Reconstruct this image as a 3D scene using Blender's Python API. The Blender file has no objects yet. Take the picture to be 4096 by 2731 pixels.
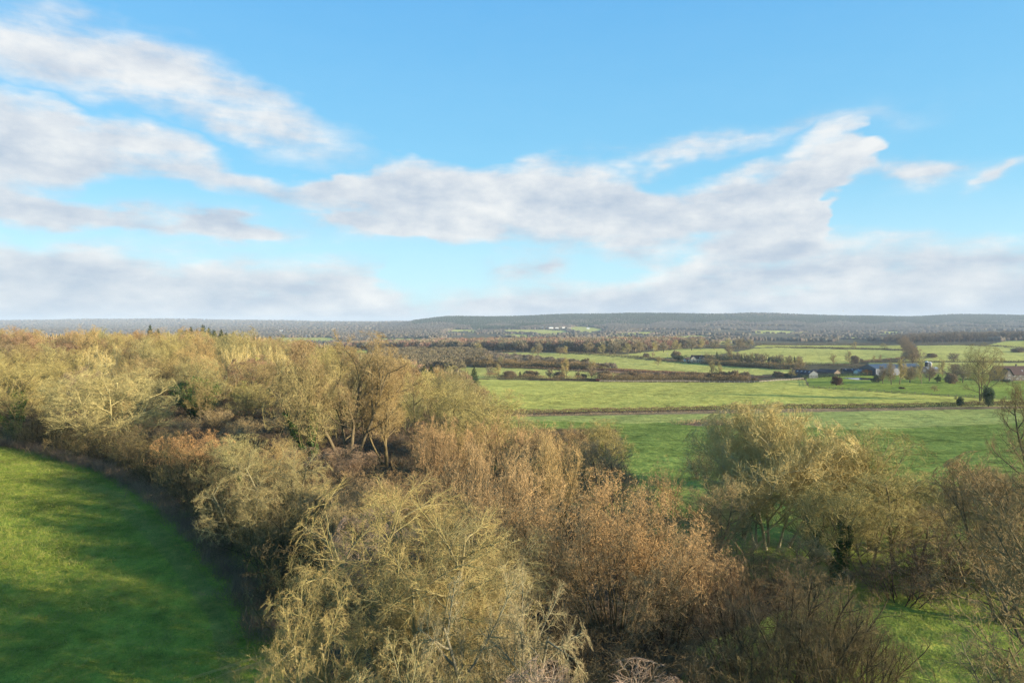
import bpy, math, random
import numpy as np
from mathutils import Vector

F = 682.67          # focal length of a 24 mm lens at 1024 px
HZ = 323.0          # picture row of the true horizon
CAM_Z = 60.0        # height of the drone over the datum
PI = math.pi
scene = bpy.context.scene
col = scene.collection
rng = np.random.default_rng(7)
random.seed(7)

# ------------------------------------------------------------------ sun
SUN_EL = math.radians(12.5)
SUN_DIR = Vector((0.93, -0.37, 0)).normalized() * math.cos(SUN_EL) + Vector((0, 0, math.sin(SUN_EL)))

# ------------------------------------------------------------------ terrain
DK = np.array([-400, 35, 60, 90, 130, 190, 260, 300, 420, 560, 700, 850, 1050, 1400, 1900, 2600, 3400, 4300, 5200, 7000, 9500, 14500], float)
TAB = {
 -200: [-20, -20, -20, -20, -20, -20, -21, -22, -26, -34, -42, -50, -55, -60, -62, -62, -58, -50, -45, -32, 10, 0],
 0:    [-20, -20, -20, -20, -20, -20, -21, -22, -26, -34, -42, -50, -55, -60, -62, -62, -58, -50, -45, -30, 34, 0],
 150:  [-20, -20, -20, -20, -20, -20, -21, -22, -26, -34, -42, -50, -55, -60, -62, -62, -58, -50, -45, -28, 60, 0],
 300:  [-20, -20, -20, -20, -20, -20.5, -22, -23, -28, -36, -44, -46, -50, -56, -60, -61, -56, -48, -38, -8, 26, 0],
 340:  [-20, -20, -20, -20, -20.5, -21.5, -24, -26, -31, -39, -45, -46, -47, -52, -57, -60, -54, -42, -30, -4, 14, 0],
 400:  [-20, -20, -20, -20.5, -22, -25, -30, -33, -37, -43, -46, -45, -43, -48, -53, -55, -48, -30, -6, 6, 6, 0],
 440:  [-20, -20, -20.5, -21.5, -24, -28, -33, -35.5, -39, -43.5, -46, -44, -43, -47, -50, -52, -44, -16, 24, 10, 0, 0],
 500:  [-20, -20, -21, -23, -25.5, -30.5, -34.8, -37.5, -39.5, -44.5, -45.5, -43, -42.5, -46, -48, -50, -42, -10, 40, 20, 0, 0],
 600:  [-20, -20, -21.3, -23.6, -26.4, -31, -35.3, -38.5, -40.5, -45.5, -45, -43, -41, -48, -50, -48, -35, 6, 52, 30, 0, 0],
 700:  [-20, -20, -21.5, -23.4, -26.2, -30.8, -35.5, -38.3, -40.5, -47, -46.5, -42, -42, -42, -46, -50, -40, 3, 50, 30, 0, 0],
 800:  [-20, -20, -21.3, -23.2, -25.8, -30.5, -35.6, -38, -40.5, -45.5, -45.5, -44.5, -43, -45, -52, -50, -38, -2, 44, 30, 0, 0],
 900:  [-20, -20, -21, -23, -25.5, -30.1, -35.0, -37.3, -41, -46, -46, -45, -43.5, -42.5, -48, -48, -38, -8, 38, 25, 0, 0],
 1024: [-20, -20, -21, -22.6, -25, -29.4, -34.2, -36.8, -42, -46, -46, -46, -43, -36, -44, -48, -36, -3, 36, 20, 0, 0],
 1224: [-20, -20, -21, -22.4, -24.8, -29, -33.5, -36.8, -42, -46, -46, -46, -42, -34, -44, -48, -36, -3, 30, 20, 0, 0],
}
_cp = np.array(sorted(TAB), float)
_tb = np.array([TAB[int(c)] for c in _cp])
# fine lookup grid: columns every 10 px, rows in log distance
_lx = np.arange(-200, 1225, 10.0)
_off = 440.0
_ld = np.linspace(math.log(40.0), math.log(14940.0), 700)
_tmp = np.array([np.interp(_lx, _cp, _tb[:, j]) for j in range(len(DK))]).T
for _ in range(6):
    _tmp[1:-1] = 0.25 * _tmp[:-2] + 0.5 * _tmp[1:-1] + 0.25 * _tmp[2:]
_dd = np.exp(_ld) - _off
_ZT = np.array([np.interp(_dd, DK, r) for r in _tmp])
_kd = np.exp(-0.5 * (np.arange(-6, 7) / 2.5) ** 2); _kd /= _kd.sum()
_ZT = np.array([np.convolve(np.pad(r, 6, mode='edge'), _kd, mode='valid') for r in _ZT])

def _wob(x, y):
    a = 0.25 * np.sin(x * 0.071 + 1.3 * np.sin(y * 0.033)) * np.sin(y * 0.087 + 0.7)
    a += 0.12 * np.sin(x * 0.19 + y * 0.05) * np.sin(y * 0.17 - x * 0.04)
    g = np.clip((np.abs(y) - 700) / 2500, 0, 1)
    b = 5.0 * np.sin(x * 0.0045 + 1.7 * np.sin(y * 0.002)) * np.sin(y * 0.0051 + 0.4 * np.sin(x * .003)) + 2.0 * np.sin(x * 0.013 + y * 0.004) * np.sin(y * 0.011)
    return a + b * g

def ht(x, y):
    """ground height over the datum at world x, y (arrays or floats)"""
    x = np.asarray(x, float); y = np.asarray(y, float)
    ye = np.maximum(y, 38.0)
    px = np.clip(512 + F * x / ye, -200, 1219)
    fx = (px + 200) / 10.0
    i = np.clip(fx.astype(int), 0, len(_lx) - 2); fx = fx - i
    ly = (np.log(np.clip(y + _off, 41, 14900)) - _ld[0]) / (_ld[1] - _ld[0])
    j = np.clip(ly.astype(int), 0, len(_ld) - 2); fy = ly - j
    z = (_ZT[i, j] * (1 - fx) + _ZT[i + 1, j] * fx) * (1 - fy) + (_ZT[i, j + 1] * (1 - fx) + _ZT[i + 1, j + 1] * fx) * fy
    rise = 0.02 * np.clip(-x - 18, 0, 75) * np.clip((165 - y) / 60, 0, 1)
    pr = 512 + F * x / ye
    rise = rise + np.clip((pr - 400) / 60, 0, 1) * np.exp(-((y - 5100) / 620.0) ** 2) * (15 + 6 * np.sin(pr * 0.019 + 0.6) + 3 * np.sin(pr * 0.06))
    return z + rise + _wob(x, y) + CAM_Z

def W(px, D):
    """world point of the ground seen in direction px (column of the 1024 px frame) at forward distance D"""
    x = (px - 512) / F * D
    return Vector((x, D, float(ht(x, D))))

def G(px, row, lo=30.0, hi=9000.0):
    """world ground point that shows at column px, row row"""
    Ds = np.exp(np.linspace(math.log(lo), math.log(hi), 1500))
    xs = (px - 512) / F * Ds
    r = HZ - F * (ht(xs, Ds) - CAM_Z) / Ds
    k = np.nonzero(r <= row)[0]
    D = Ds[k[0]] if len(k) else hi
    return W(px, float(D))

# ------------------------------------------------------------------ tagging helpers
def tag(o, label=None, cat=None, group=None, kind=None):
    if label: o['label'] = label
    if cat: o['category'] = cat
    if group: o['group'] = group
    if kind: o['kind'] = kind
    return o

def empty(name, loc, rz=0.0, sc=(1, 1, 1)):
    o = bpy.data.objects.new(name, None)
    o.location = loc; o.rotation_euler = (0, 0, rz); o.scale = sc
    o.empty_display_size = 0.5
    col.objects.link(o)
    return o

def link(name, me, parent=None, loc=None):
    o = bpy.data.objects.new(name, me)
    col.objects.link(o)
    if parent is not None: o.parent = parent
    if loc is not None: o.location = loc
    return o

def quad_mesh(name, verts, quads, mat, attr=None, smooth=True, cols=None):
    """mesh from numpy verts [n,3] and faces [m,4] (or [m,3])"""
    me = bpy.data.meshes.new(name)
    n, m = len(verts), len(quads); k = quads.shape[1]
    me.vertices.add(n); me.vertices.foreach_set('co', np.ascontiguousarray(verts, dtype=np.float32).ravel())
    me.loops.add(m * k); me.loops.foreach_set('vertex_index', np.ascontiguousarray(quads, dtype=np.int32).ravel())
    me.polygons.add(m)
    me.polygons.foreach_set('loop_start', np.arange(0, m * k, k, dtype=np.int32))
    me.polygons.foreach_set('loop_total', np.full(m, k, dtype=np.int32))
    if smooth: me.polygons.foreach_set('use_smooth', np.ones(m, dtype=bool))
    me.update(calc_edges=True)
    if attr is not None:
        a = me.attributes.new('tip', 'FLOAT', 'POINT'); a.data.foreach_set('value', np.ascontiguousarray(attr, dtype=np.float32))
    if cols is not None:
        a = me.attributes.new('gc', 'FLOAT_COLOR', 'POINT'); a.data.foreach_set('color', np.ascontiguousarray(cols, dtype=np.float32).ravel())
    if mat is not None: me.materials.append(mat)
    return me

# ------------------------------------------------------------------ materials
def new_mat(name):
    m = bpy.data.materials.new(name); m.use_nodes = True
    nt = m.node_tree; b = nt.nodes['Principled BSDF']
    b.inputs['Roughness'].default_value = 0.9
    b.inputs['Specular IOR Level'].default_value = 0.15
    return m, nt, b

def noise(nt, scale, detail=3, vec=None, rough=0.55):
    n = nt.nodes.new('ShaderNodeTexNoise'); n.inputs['Scale'].default_value = scale
    n.inputs['Detail'].default_value = detail; n.inputs['Roughness'].default_value = rough
    if vec is not None: nt.links.new(vec, n.inputs['Vector'])
    return n

def mixc(nt, fac, a, b, mode='MIX'):
    n = nt.nodes.new('ShaderNodeMix'); n.data_type = 'RGBA'; n.blend_type = mode
    for s, v in ((n.inputs[0], fac), (n.inputs[6], a), (n.inputs[7], b)):
        if hasattr(v, 'is_output'): nt.links.new(v, s)
        elif isinstance(v, (int, float)): s.default_value = v
        else: s.default_value = (*v, 1)
    return n.outputs[2]

def mth(nt, op, a, b=None, c=None, clamp=False):
    n = nt.nodes.new('ShaderNodeMath'); n.operation = op; n.use_clamp = clamp
    for i, v in enumerate((a, b, c)):
        if v is None: continue
        if hasattr(v, 'is_output'): nt.links.new(v, n.inputs[i])
        else: n.inputs[i].default_value = v
    return n.outputs[0]

def maprange(nt, v, a, b, c=0.0, d=1.0, smooth=False):
    n = nt.nodes.new('ShaderNodeMapRange'); n.inputs[1].default_value = a; n.inputs[2].default_value = b
    n.inputs[3].default_value = c; n.inputs[4].default_value = d
    if smooth: n.interpolation_type = 'SMOOTHSTEP'
    nt.links.new(v, n.inputs[0]); return n.outputs[0]

def twig_mat(name, bark, twig, tipc, var=0.35, trans=0.0):
    """bark -> twig -> tip colour along the 'tip' attribute, blotched by lichen noise, tinted per tree"""
    m, nt, b = new_mat(name)
    at = nt.nodes.new('ShaderNodeAttribute'); at.attribute_name = 'tip'
    geo = nt.nodes.new('ShaderNodeNewGeometry'); oi = nt.nodes.new('ShaderNodeObjectInfo')
    c = mixc(nt, maprange(nt, at.outputs['Fac'], 0.1, 0.5), bark, twig)
    c = mixc(nt, maprange(nt, at.outputs['Fac'], 0.55, 1.0), c, tipc)
    n1 = noise(nt, 0.45, 3, geo.outputs['Position'])
    n2 = noise(nt, 5.0, 2, geo.outputs['Position'])
    v = mth(nt, 'ADD', mth(nt, 'MULTIPLY', maprange(nt, n1.outputs[0], 0.3, 0.7), var), mth(nt, 'MULTIPLY', maprange(nt, n2.outputs[0], 0.3, 0.7), var))
    v = mth(nt, 'ADD', v, 1.0 - var)
    vm = nt.nodes.new('ShaderNodeVectorMath'); vm.operation = 'SCALE'
    nt.links.new(c, vm.inputs[0]); nt.links.new(v, vm.inputs['Scale'])
    c2 = mixc(nt, 1.0, vm.outputs[0], oi.outputs['Color'], 'MULTIPLY')
    nt.links.new(c2, b.inputs['Base Color'])
    return m

def leaf_mat(name, a, bcol, scale=2.0, transl=0.25):
    m, nt, b = new_mat(name)
    geo = nt.nodes.new('ShaderNodeNewGeometry'); oi = nt.nodes.new('ShaderNodeObjectInfo')
    n1 = noise(nt, scale, 3, geo.outputs['Position'])
    c = mixc(nt, maprange(nt, n1.outputs[0], 0.35, 0.65), a, bcol)
    c = mixc(nt, 1.0, c, oi.outputs['Color'], 'MULTIPLY')
    nt.links.new(c, b.inputs['Base Color']); b.inputs['Roughness'].default_value = 0.6
    b.inputs['Specular IOR Level'].default_value = 0.3
    return m

def plain_mat(name, a, bcol=None, scale=1.5, rough=0.85, spec=0.2, metallic=0.0, stretch=None):
    m, nt, b = new_mat(name)
    b.inputs['Roughness'].default_value = rough; b.inputs['Specular IOR Level'].default_value = spec
    b.inputs['Metallic'].default_value = metallic
    tc = nt.nodes.new('ShaderNodeTexCoord'); vec = tc.outputs['Object']
    if stretch:
        mp = nt.nodes.new('ShaderNodeMapping'); mp.inputs['Scale'].default_value = stretch
        nt.links.new(vec, mp.inputs['Vector']); vec = mp.outputs[0]
    n1 = noise(nt, scale, 4, vec)
    c = mixc(nt, maprange(nt, n1.outputs[0], 0.3, 0.7), a, bcol or tuple(v * 0.75 for v in a))
    nt.links.new(c, b.inputs['Base Color'])
    return m

M = {}
M['olive'] = twig_mat('lichen_bark', (0.16, 0.135, 0.075), (0.315, 0.28, 0.128), (0.33, 0.275, 0.115))
M['brown'] = twig_mat('brown_bark', (0.15, 0.12, 0.07), (0.31, 0.245, 0.12), (0.39, 0.275, 0.13))
M['red'] = twig_mat('reddish_bark', (0.14, 0.11, 0.07), (0.28, 0.225, 0.135), (0.34, 0.225, 0.14))
M['dull'] = twig_mat('dull_bark', (0.13, 0.11, 0.07), (0.24, 0.195, 0.12), (0.27, 0.215, 0.13))
M['pale'] = twig_mat('pale_bark', (0.42, 0.38, 0.27), (0.44, 0.37, 0.18), (0.50, 0.40, 0.18))
M['grey'] = twig_mat('grey_bark', (0.20, 0.175, 0.10), (0.33, 0.29, 0.13), (0.34, 0.25, 0.12))
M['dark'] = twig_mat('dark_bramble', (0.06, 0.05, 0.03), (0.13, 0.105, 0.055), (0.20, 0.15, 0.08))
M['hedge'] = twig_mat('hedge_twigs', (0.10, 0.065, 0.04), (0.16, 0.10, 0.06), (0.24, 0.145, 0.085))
M['lichen'] = twig_mat('lichen_crusted_bark', (0.50, 0.44, 0.22), (0.50, 0.44, 0.20), (0.46, 0.40, 0.19))
M['dry'] = twig_mat('dry_grass', (0.30, 0.21, 0.11), (0.38, 0.27, 0.14), (0.44, 0.32, 0.17))
M['conifer'] = leaf_mat('conifer_needles', (0.03, 0.055, 0.02), (0.07, 0.10, 0.03), 0.6)
M['ivy'] = leaf_mat('ivy_leaves', (0.025, 0.055, 0.012), (0.08, 0.14, 0.03), 1.5)
M['yellowleaf'] = leaf_mat('yellow_green_leaves', (0.16, 0.18, 0.03), (0.28, 0.28, 0.06), 1.0)

def ground_mat():
    m, nt, b = new_mat('ground_cover')
    at = nt.nodes.new('ShaderNodeAttribute'); at.attribute_name = 'gc'
    geo = nt.nodes.new('ShaderNodeNewGeometry'); P = geo.outputs['Position']
    big = noise(nt, 0.012, 4, P); mid = noise(nt, 0.11, 4, P); fine = noise(nt, 0.9, 4, P, 0.65); tiny = noise(nt, 5.0, 3, P, 0.7)
    rel = noise(nt, 0.28, 4, P, 0.6)
    v = 1.0
    for n_, w_ in ((big, 0.8), (mid, 1.3), (rel, 1.5), (fine, 1.5), (tiny, 0.9)):
        v = mth(nt, 'MULTIPLY_ADD', mth(nt, 'SUBTRACT', n_.outputs[0], 0.5), w_, v)
    # faint tramlines left by the tractor in the drilled fields (attribute alpha marks them)
    sp_ = nt.nodes.new('ShaderNodeSeparateXYZ'); nt.links.new(P, sp_.inputs[0])
    ln = mth(nt, 'ADD', mth(nt, 'MULTIPLY', sp_.outputs[0], 0.92 / 16), mth(nt, 'MULTIPLY_ADD', sp_.outputs[1], -0.39 / 16, mth(nt, 'MULTIPLY', mid.outputs[0], 0.25)))
    ln = mth(nt, 'ABSOLUTE', mth(nt, 'SUBTRACT', mth(nt, 'FRACT', ln), 0.5))
    ln = mth(nt, 'MULTIPLY', maprange(nt, ln, 0.05, 0.02), mth(nt, 'SUBTRACT', 1.0, at.outputs['Alpha']))
    v = mth(nt, 'MULTIPLY', v, mth(nt, 'MULTIPLY_ADD', ln, -0.12, 1.0))
    vm = nt.nodes.new('ShaderNodeVectorMath'); vm.operation = 'SCALE'
    nt.links.new(at.outputs['Color'], vm.inputs[0]); nt.links.new(v, vm.inputs['Scale'])
    # straw coloured tussocks showing through the grass
    straw = mth(nt, 'MULTIPLY', maprange(nt, fine.outputs[0], 0.56, 0.72), maprange(nt, mid.outputs[0], 0.40, 0.62))
    sc = nt.nodes.new('ShaderNodeVectorMath'); sc.operation = 'MULTIPLY'
    nt.links.new(vm.outputs[0], sc.inputs[0]); sc.inputs[1].default_value = (1.65, 1.02, 1.15)
    c = mixc(nt, straw, vm.outputs[0], sc.outputs[0])
    nt.links.new(c, b.inputs['Base Color'])
    hsum = mth(nt, 'ADD', mth(nt, 'MULTIPLY', fine.outputs[0], 0.35), mth(nt, 'MULTIPLY', tiny.outputs[0], 0.12))
    hsum = mth(nt, 'ADD', hsum, mth(nt, 'MULTIPLY', rel.outputs[0], 0.9))
    bp = nt.nodes.new('ShaderNodeBump'); bp.inputs['Strength'].default_value = 0.75; bp.inputs['Distance'].default_value = 0.8
    nt.links.new(hsum, bp.inputs['Height']); nt.links.new(bp.outputs[0], b.inputs['Normal'])
    b.inputs['Roughness'].default_value = 1.0; b.inputs['Specular IOR Level'].default_value = 0.0
    return m
M['ground'] = ground_mat()

# ------------------------------------------------------------------ ground colours (base colour of each field or strip)
LIT = (0.085, 0.066, 0.040)        # leaf litter and dead bracken
PAST = (0.235, 0.262, 0.038)       # rich pasture
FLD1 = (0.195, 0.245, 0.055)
FLD1T = (0.33, 0.35, 0.10)  # paler strip laid over the far side of the darker green field
FLD2 = (0.42, 0.40, 0.095)       # paler grazing
FLD3 = (0.43, 0.41, 0.11)
LAWN = (0.22, 0.27, 0.05)
BRK = (0.235, 0.150, 0.095)
MOOR = (0.105, 0.095, 0.055)
POLY = [  # (colour, dmin, dmax, polygon in frame px of the ground as it lies)
 (PAST, 20, 125, [(-200, 440), (0, 446), (50, 453), (104, 466), (167, 503), (220, 553), (262, 600), (276, 640), (282, 690), (282, 3000), (-4000, 3000)]),
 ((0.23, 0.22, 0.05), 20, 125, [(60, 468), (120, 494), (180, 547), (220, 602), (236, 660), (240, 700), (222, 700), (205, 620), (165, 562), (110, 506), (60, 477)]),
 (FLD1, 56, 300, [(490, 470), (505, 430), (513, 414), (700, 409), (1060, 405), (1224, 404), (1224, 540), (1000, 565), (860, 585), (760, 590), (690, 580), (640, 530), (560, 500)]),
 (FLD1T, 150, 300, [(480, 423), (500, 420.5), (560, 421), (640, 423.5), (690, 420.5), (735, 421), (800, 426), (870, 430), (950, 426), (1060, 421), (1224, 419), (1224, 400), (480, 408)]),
 (LAWN, 30, 60, [(840, 585), (1060, 570), (1060, 800), (620, 800), (700, 650), (790, 612)]),
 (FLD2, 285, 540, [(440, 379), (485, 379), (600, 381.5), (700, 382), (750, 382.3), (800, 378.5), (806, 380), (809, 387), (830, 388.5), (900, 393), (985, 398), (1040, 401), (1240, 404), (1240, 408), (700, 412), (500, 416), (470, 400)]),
 (LAWN, 330, 760, [(807, 377), (840, 374), (1240, 372), (1240, 403), (1040, 400.5), (985, 397.5), (900, 392.5), (830, 388), (809, 386.5)]),
 (FLD3, 500, 800, [(455, 366), (504, 367.4), (560, 369.5), (600, 371.5), (640, 374.5), (640, 378.5), (470, 378)]),
 (FLD3, 600, 1100, [(440, 352), (511, 352.3), (560, 352.6), (600, 355), (625, 357.5), (665, 361), (710, 363.6), (750, 366.6), (790, 369), (800, 372), (760, 374.5), (700, 373), (640, 370.5), (590, 367.5), (560, 362), (520, 357)]),
 (FLD3, 750, 1250, [(560, 351.5), (625, 354), (660, 350), (680, 348), (728, 348), (735, 352), (700, 356), (660, 358), (625, 357)]),
 (FLD3, 750, 1400, [(728, 353), (755, 348), (775, 347.3), (850, 348.8), (905, 350), (900, 358), (868, 360.5), (850, 363), (808, 363.8), (806, 364.8), (867, 367.3), (840, 371), (800, 370), (780, 368), (760, 362)]),
 (FLD2, 1100, 1700, [(755, 347), (757, 344.8), (900, 345), (903, 348.5), (850, 347.6), (775, 346.6)]),
 (FLD3, 700, 1400, [(905, 361), (918, 345), (960, 344.5), (1000, 346), (1060, 349), (1224, 349), (1224, 361), (1024, 361)]),
 (FLD2, 1000, 1700, [(985, 345), (1010, 340), (1224, 338), (1224, 348), (1040, 348), (1000, 345.6)]),
 (FLD3, 600, 900, [(868, 366), (870, 362.2), (900, 362.4), (1240, 361.8), (1240, 372), (930, 372)]),
 (FLD2, 900, 1300, [(330, 350), (420, 350), (440, 352.5), (330, 353)]),
 (FLD2, 2000, 4500, [(268, 337.5), (330, 337), (345, 339), (330, 341), (280, 341.5)]),
 (FLD2, 1500, 4500, [(375, 337.5), (425, 337.8), (432, 340), (380, 341)]),
 (FLD2, 1500, 5000, [(440, 331.5), (455, 328.8), (478, 329.5), (476, 332)]),
 (FLD2, 1500, 5000, [(499, 334.5), (515, 333.3), (536, 335), (536, 337), (510, 337)]),
 (FLD2, 1500, 5200, [(566, 328), (575, 326), (590, 326.5), (604, 329), (600, 332), (580, 332)]),
 (FLD2, 1500, 5200, [(500, 329.5), (540, 329), (566, 330), (575, 333), (545, 334.5), (505, 332)]),
 (FLD2, 1300, 4000, [(636, 337), (700, 335), (722, 337), (665, 339.4)]),
 (FLD2, 2000, 5200, [(600, 334.5), (640, 331.5), (668, 331.5), (650, 334.5)]),
 (FLD2, 1300, 4000, [(550, 340), (580, 337.5), (625, 336), (660, 337), (655, 340), (600, 340.8)]),
 (FLD2, 1400, 4000, [(708, 344), (718, 341), (745, 340.2), (750, 343.5)]),
 (FLD2, 1900, 5200, [(748, 332.5), (757, 329.8), (780, 330), (808, 331.5), (790, 333.5)]),
 (FLD2, 1900, 5200, [(833, 338.5), (842, 336.5), (870, 337), (868, 339.5)]),
 (FLD2, 1900, 5200, [(876, 333), (885, 331), (904, 331.3), (900, 333.5)]),
 (BRK, 470, 720, [(540, 366.5), (600, 369), (640, 371), (700, 373.5), (735, 375), (735, 377.3), (640, 374.5), (560, 369.3)]),
 (BRK, 90, 300, [(680, 424), (700, 421.5), (722, 420), (735, 421), (735, 424), (700, 426)]),
 ((0.25, 0.18, 0.10), 255, 320, [(490, 416.6), (700, 413.6), (860, 411), (1040, 408), (1224, 407), (1224, 404), (860, 407.5), (700, 409), (500, 413)]),
]

def in_poly(px, py, poly):
    inside = np.zeros(px.shape, bool); n = len(poly)
    for i in range(n):
        x1, y1 = poly[i]; x2, y2 = poly[(i + 1) % n]
        if y1 == y2: continue
        c = ((y1 > py) != (y2 > py)) & (px < (x2 - x1) * (py - y1) / (y2 - y1) + x1)
        inside ^= c
    return inside

def build_ground():
    D = [-400, -300, -200, -120, -60, -30, -10, 0, 8, 16, 22, 26]; d = 28.0
    while d < 14400:
        D.append(d); d += min(max(0.5, d * d * 2.2e-5), 60 if d < 6000 else 120)
    D.append(14400.0)
    D = np.array(D)
    t = np.concatenate([[-3.2, -2.4, -1.9, -1.5, -1.2], (np.arange(-200, 1226, 2.0) - 512) / F, [1.25, 1.5, 1.9, 2.4, 3.2]])
    apex = np.where(D < 28, 28 + (28 - D) * 0.45, D)
    X = t[None, :] * apex[:, None]; Y = np.repeat(D[:, None], len(t), 1)
    Z = ht(X, Y)
    ys = np.maximum(Y, 5.0)
    px = 512 + F * X / ys; row = HZ - F * (Z - CAM_Z) / ys
    C = np.ones((*X.shape, 4)); C[..., :3] = LIT
    far = Y > 560; C[far, :3] = MOOR
    C[(Y < 60) & (px < 512)] = (*PAST, 1)
    C[(Y < 60) & (px >= 512)] = (*FLD1, 1)
    mid = (Y >= 28) & (Y < 60) & (px > 262) & (px < 860); C[mid, :3] = LIT
    C[(Y > 3650) & (px > 412) & (row < 325), :3] = (0.035, 0.05, 0.03)
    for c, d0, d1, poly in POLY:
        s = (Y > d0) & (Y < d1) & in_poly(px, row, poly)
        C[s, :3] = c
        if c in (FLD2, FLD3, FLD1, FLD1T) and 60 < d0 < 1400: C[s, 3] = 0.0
    nr, nc = X.shape
    V = np.stack([X, Y, Z], -1).reshape(-1, 3)
    i = np.arange(nr - 1)[:, None] * nc + np.arange(nc - 1)[None, :]
    Q = np.stack([i, i + 1, i + 1 + nc, i + nc], -1).reshape(-1, 4)
    me = quad_mesh('ground', V, Q, M['ground'], cols=C.reshape(-1, 4))
    tag(link('ground', me), kind='structure')
build_ground()

# ------------------------------------------------------------------ branch growth (vectorised)
def unit(v): return v / np.maximum(np.linalg.norm(v, axis=-1, keepdims=True), 1e-9)

def curve(rg, P0, d, L, K, curl, trop, r0, r1):
    """grow n polylines of K points; trop bends them up (+) or down (-)"""
    n = len(P0); P = np.zeros((n, K, 3)); P[:, 0] = P0; d = unit(d)
    st = (L / (K - 1))[:, None]
    for k in range(1, K):
        d = unit(d + rg.normal(0, curl, (n, 3)) + np.array([0, 0, 1.0]) * trop)
        P[:, k] = P[:, k - 1] + d * st
    t = np.linspace(0, 1, K)[None, :]
    R = r0[:, None] * (1 - t) + r1[:, None] * t
    return P, R

def spawn(rg, P, R, L, lv):
    n, K, _ = P.shape; m = lv['n']
    t = lv.get('t0', 0.25) + (lv.get('t1', 1.0) - lv.get('t0', 0.25)) * (np.arange(m)[None, :] + rg.random((n, m))) / m
    f = t * (K - 1); i = np.clip(f.astype(int), 0, K - 2); f = f - i
    a = np.arange(n)[:, None]
    p = P[a, i] * (1 - f[..., None]) + P[a, i + 1] * f[..., None]
    r = R[a, i] * (1 - f) + R[a, i + 1] * f
    T = unit(P[a, i + 1] - P[a, i])
    ref = unit(rg.normal(size=(n, 1, 3)))
    A = unit(np.cross(T, ref)); B = np.cross(T, A)
    az = 2.4 * np.arange(m)[None, :] + rg.random((n, 1)) * 6.28 + rg.normal(0, 0.4, (n, m))
    ang = np.radians(lv['ang']) + rg.normal(0, np.radians(lv.get('angv', 10)), (n, m))
    d = np.cos(ang)[..., None] * T + np.sin(ang)[..., None] * (np.cos(az)[..., None] * A + np.sin(az)[..., None] * B)
    Lc = lv['len'] * L[:, None] * (1 - lv.get('taper', 0.5) * t) * rg.uniform(0.65, 1.25, (n, m))
    r0 = np.minimum(r * 0.75, lv['r'] * rg.uniform(0.7, 1.2, (n, m)))
    r0 = np.maximum(r0, lv['r'] * 0.5)
    P2, R2 = curve(rg, p.reshape(-1, 3), d.reshape(-1, 3), Lc.ravel(), lv.get('K', 4), lv.get('curl', 0.15), lv.get('trop', 0.05), r0.ravel(), r0.ravel() * lv.get('thin', 0.35))
    return P2, R2, Lc.ravel()

def tubes(P, R, sides, rg):
    n, K, _ = P.shape
    T = np.gradient(P, axis=1); T = unit(T)
    ref = unit(rg.normal(size=(n, 1, 3))); A = unit(np.cross(T, ref))
    if sides == 2:
        V = np.stack([P - A * R[..., None], P + A * R[..., None]], 2)
        b = ((np.arange(n)[:, None] * K + np.arange(K - 1)[None, :]) * 2).ravel()
        Q = np.stack([b, b + 1, b + 3, b + 2], -1)
    else:
        B = np.cross(T, A); th = np.arange(sides) / sides * 2 * PI
        V = P[:, :, None] + (np.cos(th)[:, None] * A[:, :, None] + np.sin(th)[:, None] * B[:, :, None]) * R[:, :, None, None]
        b = (np.arange(n)[:, None] * K + np.arange(K - 1)[None, :]).ravel()[:, None] * sides
        s = np.arange(sides)[None, :]; s2 = (s + 1) % sides
        Q = np.stack([b + s, b + s2, b + s2 + sides, b + s + sides], -1).reshape(-1, 4)
    return V.reshape(-1, 3), Q

def squash(P, c, rad, soft=0.3):
    q = (P - c) / rad; e = np.linalg.norm(q, axis=-1, keepdims=True)
    f = np.where(e > 1, (1 + (e - 1) * soft) / np.maximum(e, 1e-6), 1.0)
    f = np.where(P[..., 2:3] < c[2] * 0.5, 1.0, f)
    return c + (P - c) * f

class Bag:
    def __init__(s): s.V = []; s.Q = []; s.A = []; s.n = 0
    def add(s, V, Q, a):
        s.V.append(V); s.Q.append(Q + s.n); s.n += len(V)
        s.A.append(np.full(len(V), a) if np.isscalar(a) else a)
    def arrays(s): return np.concatenate(s.V), np.concatenate(s.Q), np.concatenate(s.A)
    def mesh(s, name, mat): V, Q, A = s.arrays(); return quad_mesh(name, V, Q, mat, A)

def leaf_quads(rg, C, size, flat=0.0):
    n = len(C); a = unit(rg.normal(size=(n, 3))); b = unit(np.cross(a, rg.normal(size=(n, 3)))); 
    s = size * rg.uniform(0.6, 1.3, (n, 1))
    V = np.stack([C - a * s, C - b * s * 0.6, C + a * s, C + b * s * 0.6], 1).reshape(-1, 3)
    Q = np.arange(n * 4).reshape(-1, 4)
    return V, Q

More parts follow.
